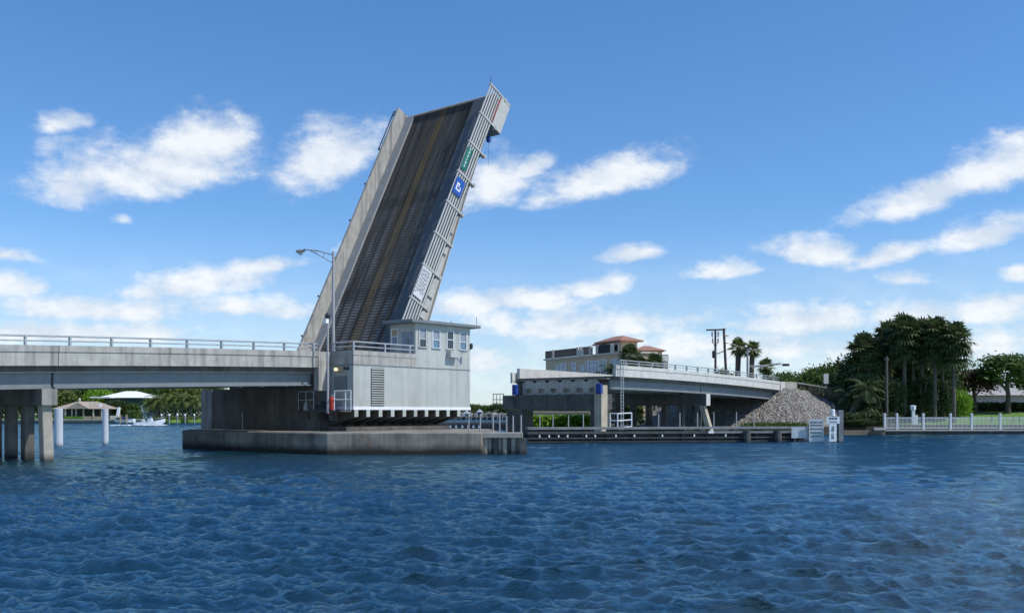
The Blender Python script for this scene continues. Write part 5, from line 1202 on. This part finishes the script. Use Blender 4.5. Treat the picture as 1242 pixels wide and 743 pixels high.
gx = uY(97, Yh); MB().poly([(gx - 3, Yh - 1.4, ez + .02), (gx + 3, Yh - 1.4, ez + .02), (gx, Yh - 1.4, ez + 1.7)]).poly([(gx - 3, Yh - 1.4, ez + .02), (gx, Yh - 1.4, ez + 1.7), (gx, Yh + 5, ez + 1.7)]).poly([(gx + 3, Yh - 1.4, ez + .02), (gx, Yh + 5, ez + 1.7), (gx, Yh - 1.4, ez + 1.7)]).build('gable', 'tanroof', h1)
for u in (78, 86, 91, 100, 112, 122): MB().box(uY(u, Yh), uY(u, Yh) + .28, Yh + .2, Yh + .5, 1, ez).build('porch_post', 'cream', h1)
for u in (80, 89, 94, 103, 109, 115): o = MB().box(uY(u, Yh + 2.6), uY(u, Yh + 2.6) + 1.1, Yh + 2.5, Yh + 2.597, 1.3, 3.5).build('window', 'dark', h1)
MB().box(uY(83, Yh), uY(84.4, Yh), Yh + 6, Yh + 6.6, rz - .3, rz + .9).build('chimney', 'cream', h1); MB().box(uY(114.5, Yh), uY(118, Yh), Yh + 2, Yh + 2.8, ez + .5, ez + 1.3).build('roof_vent', 'white', h1)
h2 = thing('house', at(150, 505, 275), 'teal walled house under a broad white hip roof on far shore', 'house')
Yh = 272; bx0, bx1 = uY(121, Yh), uY(176, Yh); ez = zat(482, Yh); rz = zat(474, Yh + 6)
MB().box(bx0 + 1, bx1 - 1, Yh + 1, Yh + 13, 1, ez).build('wall', 'tealwall', h2)
c = [Vector((bx0 - 1, Yh, ez + .003)), Vector((bx1 + 1, Yh, ez + .003)), Vector((bx1 + 1, Yh + 14, ez + .003)), Vector((bx0 - 1, Yh + 14, ez + .003))]; r0, r1 = Vector((bx0 + 4.4, Yh + 7, rz)), Vector((bx1 - 5, Yh + 7, rz))
MB().poly([c[0], c[1], r1, r0]).poly([c[1], c[2], r1]).poly([c[2], c[3], r0, r1]).poly([c[3], c[0], r0]).poly(c[::-1]).build('roof', 'whiteroof', h2)
MB().box(bx0 - 1.5, bx0 + 4, Yh - 3, Yh + .5, zat(482.5, Yh), zat(481, Yh)).build('porch_roof', 'whiteroof', h2)
for u in (150, 157, 166): o = MB().box(uY(u, Yh), uY(u + 4, Yh), Yh + .9, Yh + .997, 3.0, 4.6).build('window', 'white', h2); MB().box(uY(u + .5, Yh), uY(u + 3.5, Yh), Yh + .85, Yh + .897, 3.15, 4.45).build('pane', 'glassblue', o)
G5 = 'trees along the far left shore'
FT = [(74, 463, 285, 44, 'leafolive', 'olive tree left of the bungalow chimney'), (98, 457, 292, 56, 'leafmid', 'broad tree rising behind the bungalow'), (120, 464, 282, 40, 'leafbright', 'yellow green tree between bungalow and white roof'), (138, 460, 300, 54, 'leafmid', 'tree behind the left slope of white roof'),
  (168, 460, 300, 52, 'leafmid', 'tree behind the right slope of white roof'), (141, 480, 266, 32, 'leafdark', 'dark round tree in front of the white roofed house'), (161, 484, 266, 22, 'leafmid', 'small tree in front of the white roof right half'), (190, 458, 296, 54, 'leafmid', 'tree behind the left end of palm row'),
  (212, 457, 300, 54, 'leafolive', 'olive tree behind the middle of palm row'), (235, 457, 297, 52, 'leafolive', 'olive tree beside the bascule pier wall'), (258, 459, 300, 44, 'leafmid', 'tree hidden partly by the bascule pier'), (30, 466, 290, 60, 'leafmid', 'broad tree seen between the left piles'), (2, 468, 285, 44, 'leafdark', 'dark tree at the left picture edge'), (-30, 466, 290, 50, 'leafmid', 'tree beyond the left picture edge'), (52, 478, 268, 30, 'leafdark', 'dark tree behind the left pile bent')]
for (u, vt, Y, w, m, lab) in FT: tree(u, vt, Y, w, m, lab, G5, cbase=.08)
G6 = 'row of palms on the far left shore'
for (u, vt, rad, lab) in ((182, 478, 3.2, 'leftmost palm of the far row, above the white boat'), (191, 472, 3.4, 'taller palm right of the white boat'), (201, 475, 3.3, 'third palm from the left in the far row'), (211, 473, 3.4, 'middle palm of the far shore row'), (221, 471, 3.5, 'tall palm near the bascule pier in far row'), (231, 474, 3.4, 'palm second from the bascule pier in far row'), (240, 473, 3.4, 'palm touching the bascule pier in far row')):
    palm(u, vt, 254, rad, lab, G6, 'olive', tr=.2)
hedge(178, 262, 490.5, 262, 1.0, 'leafdark', 'hedge', 'tall dark hedge behind the far row of palms', 2.0, 4200)
hedge(-40, 160, 496, 300, .9, 'leafdark', 'hedge', 'dark undergrowth behind the far shore houses', 2.5, 5200)
hedge(152, 167.5, 497, 257, 1.0, 'leafmid', 'hedge', 'clipped bright hedge behind the white boat', 2.5)
hedge(180, 240, 505, 250, .95, 'leafolive', 'flower_bed', 'low olive planting along the far seawall', 1.5, 900)
wl = thing('garden_wall', at(105, 508, 252), 'tan garden wall panels below the bungalow', 'wall'); 
for u0, u1 in ((78, 85), (86, 99), (100.5, 110), (111.5, 121)): MB().box(uY(u0, 251), uY(u1, 251), 251, 251.3, 1, zat(504.6, 251)).build('panel', 'tan' if u0 > 99 else 'grass', wl)
for k, u in enumerate((196, 205, 215, 224.5, 235.5)):
    p = at(u, 512, 243); o = thing('mooring_pile', Vector((p.x, 243, 0)), 'white capped mooring pile, ' + ['nearest the white boat', 'second from the white boat', 'middle of five', 'second from the pier wall', 'nearest the pier wall'][k], 'pile', 'mooring piles on the far shore')
    MB().tube((p.x, 243, -1.5), (p.x, 243, 1.9), .2, .18, 8).build('post', 'timberlight', o); MB().lathe((p.x, 243, 1.903), [(.24, 0), (.22, .2), (.03, .5)], 8).build('cap', 'white', o)
# small craft under a blue cover on the far dock
bc = thing('covered_boat', at(149, 512, 244), 'small boat under a dark blue cover at the far dock', 'boat')
c = at(149, 508, 244); mb = MB(); sec = [(-1.9, .55, .1), (-1.2, .9, .45), (0, 1.0, .7), (1.2, .8, .55), (2.1, .1, .15)]
for (x, w_, h_) in sec:
    for q in range(7): th = math.pi * q / 6; mb.v.append(Vector((c.x + x, 244 + math.cos(th) * w_, 1.0 + math.sin(th) * h_)))
for i in range(4):
    for q in range(6): mb.f.append((i*7+q, i*7+q+1, (i+1)*7+q+1, (i+1)*7+q))
mb.build('cover', 'canvas', bc)
hl = MB(); 
for (x, w_) in ((-1.9, .75), (0, .95), (1.3, .75), (2.3, .05)): hl.v += [Vector((c.x + x, 244 - w_, .98)), Vector((c.x + x, 244 + w_, .98)), Vector((c.x + x * .9, 244 + w_ * .5, .25)), Vector((c.x + x * .9, 244 - w_ * .5, .25))]
for i in range(3):
    for q in range(4): r_ = (q + 1) % 4; hl.f.append((i*4+q, i*4+r_, (i+1)*4+r_, (i+1)*4+q))
hl.f += [(0, 1, 2, 3), (12, 13, 14, 15)]; hl.build('hull', 'white', bc)
for u in (146, 153.5): p = at(u, 510, 243); MB().box(p.x - .15, p.x + .15, 242.8, 243.1, -1, 2.2).build('lift_post', 'tan', bc)
st = thing('dock_bench', at(139.5, 508, 249), 'white dockside chair beside the dark round tree', 'chair'); p = at(138.5, 508, 249)
MB().box(p.x - .9, p.x + 1.2, 248.5, 249.6, 1.0, 1.9).build('seat', 'cream', st); MB().hexa([(p.x + .6, 248.6, 1.903), (p.x + 1.2, 248.6, 1.903), (p.x + 1.2, 249.5, 1.903), (p.x + .6, 249.5, 1.903), (p.x + 1.0, 248.6, 4.0), (p.x + 1.4, 248.6, 4.0), (p.x + 1.4, 249.5, 4.0), (p.x + 1.0, 249.5, 4.0)]).build('backrest', 'white', st)

# ------------------------------------------------------------------ motor boat under way
Yb = CAMZ * F / 16.2; bo = Vector((uY(182, Yb), Yb, 0)); K = 36.5 / F * Yb / 2
boat = thing('motor_boat', bo, 'white centre console motor boat with dark canopy under way', 'boat')
sec = [(-1.0, .30, .24, .02), (-.6, .32, .26, .0), (0, .33, .29, .0), (.45, .27, .34, .04), (.8, .13, .42, .14), (1.02, .012, .50, .34)]   # x, half beam, sheer, keel (in half lengths)
hb_ = MB()
for (x, w_, zs, zk) in sec:
    for yy, z in ((-w_, zs), (-w_ * .86, zs * .4 + zk * .6), (0, zk - .06), (w_ * .86, zs * .4 + zk * .6), (w_, zs)): hb_.v.append(bo + Vector((x * K, yy * K, z * K)))
for i in range(len(sec) - 1):
    for q in range(4): hb_.f.append((i*5+q, i*5+q+1, (i+1)*5+q+1, (i+1)*5+q))
    hb_.f.append((i*5+4, i*5, (i+1)*5, (i+1)*5+4)) if i >= 3 else None
hb_.f.append((0, 1, 2, 3, 4)); hb_.build('hull', 'boatwhite', boat)
P = lambda x, y, z: bo + Vector((x * K, y * K, z * K))
MB().hexa([P(-.98, -.28, .12), P(.5, -.25, .12), P(.5, .25, .12), P(-.98, .28, .12), P(-.98, -.28, .15), P(.5, -.25, .15), P(.5, .25, .15), P(-.98, .28, .15)]).build('cockpit_floor', 'boatwhite', boat)
MB().hexa([P(-.15, -.12, .15), P(.2, -.12, .15), P(.2, .12, .15), P(-.15, .12, .15), P(-.1, -.11, .5), P(.12, -.11, .5), P(.12, .11, .5), P(-.1, .11, .5)]).build('console', 'boatwhite', boat)
MB().hexa([P(.05, -.11, .503), P(.12, -.11, .503), P(.12, .11, .503), P(.05, .11, .503), P(-.02, -.1, .66), P(.02, -.1, .66), P(.02, .1, .66), P(-.02, .1, .66)]).build('windscreen', 'glassblue', boat)
MB().hexa([P(-.48, -.13, .15), P(-.3, -.13, .15), P(-.3, .13, .15), P(-.48, .13, .15), P(-.48, -.13, .42), P(-.3, -.13, .42), P(-.3, .13, .42), P(-.48, .13, .42)]).build('helm_seat', 'boatwhite', boat)
MB().hexa([P(-.48, -.2, .80), P(.22, -.2, .80), P(.22, .2, .80), P(-.48, .2, .80), P(-.44, -.18, .86), P(.18, -.18, .86), P(.18, .18, .86), P(-.44, .18, .86)]).build('canopy', 'canvas', boat)
for x in (-.4, .12):
    for y in (-.16, .16): MB().tube(P(x, y, .15), P(x, y, .797), .035, n=6).build('canopy_post', 'railmetal', boat)
MB().path([P(.35, -.27, .33), P(.38, -.27, .47), P(.8, -.11, .56), P(.98, 0, .62), P(.8, .11, .56), P(.38, .27, .47), P(.35, .27, .33)], .03, 5).build('bow_rail', 'railmetal', boat)
for y in (-.09, .09):
    o = MB().hexa([P(-1.14, y - .05, .22), P(-1.0, y - .05, .22), P(-1.0, y + .05, .22), P(-1.14, y + .05, .22), P(-1.16, y - .05, .46), P(-1.03, y - .05, .48), P(-1.03, y + .05, .48), P(-1.16, y + .05, .46)]).build('outboard_motor', 'white', boat, bevel=.04)
    MB().hexa([P(-1.1, y - .02, -.15), P(-1.03, y - .02, -.15), P(-1.03, y + .02, -.15), P(-1.1, y + .02, -.15), P(-1.1, y - .02, .217), P(-1.03, y - .02, .217), P(-1.03, y + .02, .217), P(-1.1, y + .02, .217)]).build('leg', 'dark', o)
MB().tube(P(-.5, .15, .86), P(-.62, .15, 1.35), .03, n=5).build('antenna', 'white', boat)
# helmsman: one skinned figure standing behind the console
def person(base, label, hgt=1.72, face=0, seed=0, cloth='signblue'):
    J = {'pel': (0, 0, .53), 'waist': (0, 0, .62), 'chest': (0, .01, .74), 'neck': (0, .005, .845), 'head': (.015, 0, .90), 'top': (.01, 0, .985), 'shL': (0, .10, .80), 'elL': (.05, .125, .66), 'haL': (.16, .10, .63), 'shR': (0, -.10, .80), 'elR': (.05, -.125, .66), 'haR': (.16, -.10, .63), 'hipL': (0, .05, .50), 'knL': (.02, .055, .28), 'anL': (0, .06, .04), 'toL': (.07, .065, .02), 'hipR': (0, -.05, .50), 'knR': (.02, -.055, .28), 'anR': (0, -.06, .04), 'toR': (.07, -.065, .02)}
    rad = {'pel': .075, 'waist': .068, 'chest': .078, 'neck': .034, 'head': .052, 'top': .040, 'shL': .042, 'elL': .03, 'haL': .022, 'shR': .042, 'elR': .03, 'haR': .022, 'hipL': .055, 'knL': .038, 'anL': .026, 'toL': .02, 'hipR': .055, 'knR': .038, 'anR': .026, 'toR': .02}
    E_ = [('pel', 'waist'), ('waist', 'chest'), ('chest', 'neck'), ('neck', 'head'), ('head', 'top'), ('chest', 'shL'), ('shL', 'elL'), ('elL', 'haL'), ('chest', 'shR'), ('shR', 'elR'), ('elR', 'haR'), ('pel', 'hipL'), ('hipL', 'knL'), ('knL', 'anL'), ('anL', 'toL'), ('pel', 'hipR'), ('hipR', 'knR'), ('knR', 'anR'), ('anR', 'toR')]
    ks = list(J); me = bpy.data.meshes.new('person'); me.from_pydata([tuple(c * hgt for c in J[k]) for k in ks], [(ks.index(a), ks.index(b)) for a, b in E_], [])
    o = bpy.data.objects.new('person', me); COL.objects.link(o); o.location = base; o.rotation_euler = (0, 0, face)
    sk = o.modifiers.new('skin', 'SKIN')
    for i, k in enumerate(ks): me.skin_vertices[0].data[i].radius = (rad[k] * hgt, rad[k] * hgt)
    me.skin_vertices[0].data[0].use_root = True; o.modifiers.new('sub', 'SUBSURF').levels = 1; o.modifiers['sub'].render_levels = 2
    m, t, bs = newmat('clothed figure'); tcn = nd(t, 'ShaderNodeTexCoord'); sp_ = nd(t, 'ShaderNodeSeparateXYZ'); t.links.new(tcn.outputs['Object'], sp_.inputs[0])
    z = mth(t, 'DIVIDE', sp_.outputs[2], hgt)
    r = ramp(t, z, [(0, (.45, .30, .22)), (.30, (.03, .035, .06)), (.56, (.62, .64, .66)), (.84, (.45, .30, .22)), (.93, (.03, .02, .015))]); r.node.color_ramp.interpolation = 'CONSTANT'
    t.links.new(r, bs.inputs['Base Color']); bs.inputs['Roughness'].default_value = .8; me.materials.append(m)
    return tag(o, label, 'person')
person(P(-.24, 0, .152), 'person in pale shirt standing at the wheel of the white boat')
# foam
def foam():
    r = np.random.default_rng(5); V = []; Fq = []
    for k in range(340):
        s = r.uniform(-2.6, .95); x = s * K; w = (.34 if s > -1 else .22 + .12 * abs(s + 1)); side = r.choice([-1, 1]); y = side * w * K * r.uniform(.65, 1.25) if s > -1 else r.normal(0, w * K * .8)
        if s > .4: y *= .45
        sz = r.uniform(.08, .38) * (1.0 if s > -1.1 else max(.25, 1 + (s + 1.1) * .45)); p = np.array([bo.x + x, bo.y + y, .04 + r.uniform(0, .14)]); i = len(V); n = 7
        for j in range(n): th = 6.283 * j / n; q = sz * r.uniform(.6, 1.2); V.append(p + np.array([math.cos(th) * q * 2.0, math.sin(th) * q, r.uniform(-.02, .04)]))
        V.append(p + np.array([0, 0, .10 * sz * 3]))
        for j in range(n): Fq.append((i + j, i + (j + 1) % n, i + n))
    o = bpy.data.objects.new('wake_foam', mesh_np('wake_foam', np.array(V), Fq, 'foam')); COL.objects.link(o); tag(o, 'white wake foam around and behind the motor boat', 'foam', kind='stuff')
foam()

#@@GAP
# ------------------------------------------------------------------ what shows through the gap over the channel
G7 = 'distant trees across the water in the gap'
for (u, vt, w, m, lab) in ((548, 488, 30, 'leafmid', 'distant tree hidden partly by the control house'), (574, 486.5, 26, 'leafolive', 'distant olive tree immediately right of the control house'), (588, 487.5, 22, 'leafmid', 'distant tree just left of the catwalk'), (603, 485, 26, 'leafmid', 'distant tree seen through the catwalk railing'), (618, 486, 26, 'leafolive', 'distant tree beside the rest pier'), (640, 488, 30, 'leafmid', 'distant tree behind the rest pier column'), (525, 489, 30, 'leafmid', 'distant tree behind the house floor')):
    tree(u, vt, 395, w, m, lab, G7, cbase=.05)
for k, (u, w_, v, m, lab) in enumerate(((566, 9, 499.5, 'white', 'distant white boathouse against the control house corner'), (581.5, 6, 497.5, 'white', 'distant white boathouse with steep gable in the gap'), (593, 10, 500, 'stucco', 'distant sand coloured boathouse below the catwalk'), (608, 12, 501, 'greyroof', 'distant grey boathouse near the rest pier'))):
    Y = 376; x0, x1 = uY(u - w_ / 2, Y), uY(u + w_ / 2, Y); z1 = zat(v + 2, Y); t = thing('boathouse', Vector(((x0 + x1) / 2, Y, 1)), lab, 'boathouse', 'distant boathouses')
    MB().box(x0, x1, Y, Y + 5, .9, z1).build('wall', m, t); xm = (x0 + x1) / 2; zz = zat(v - 1.5, Y)
    MB().prism([(x0 - .3, Y - .3, z1 + .003), (x1 + .3, Y - .3, z1 + .003), (xm, Y - .3, zz)], [(x0 - .3, Y + 5.3, z1 + .003), (x1 + .3, Y + 5.3, z1 + .003), (xm, Y + 5.3, zz)]).build('roof', 'whiteroof' if m == 'white' else 'tanroof', t)
    MB().box(xm - .6, xm + .6, Y - .05, Y - .003, 1, 3).build('door', 'dark', t)
dk = thing('dock', Vector((uY(590, 370), 370, 0)), 'distant low wooden dock with pilings in the gap', 'dock'); X0, X1 = uY(540, 370), uY(622, 370)
MB().box(X0, X1, 369, 372, .9, 1.25).build('deck', 'timberlight', dk)
for k in range(14): x = X0 + (X1 - X0) * k / 13; MB().tube((x, 368.8, -1), (x, 368.8, 2.6), .18, n=6).build('piling', 'timberlight', dk)

# tidy: builder bookkeeping off the objects
for o in list(COL.objects):
    if '_o' in o.keys(): del o['_o']
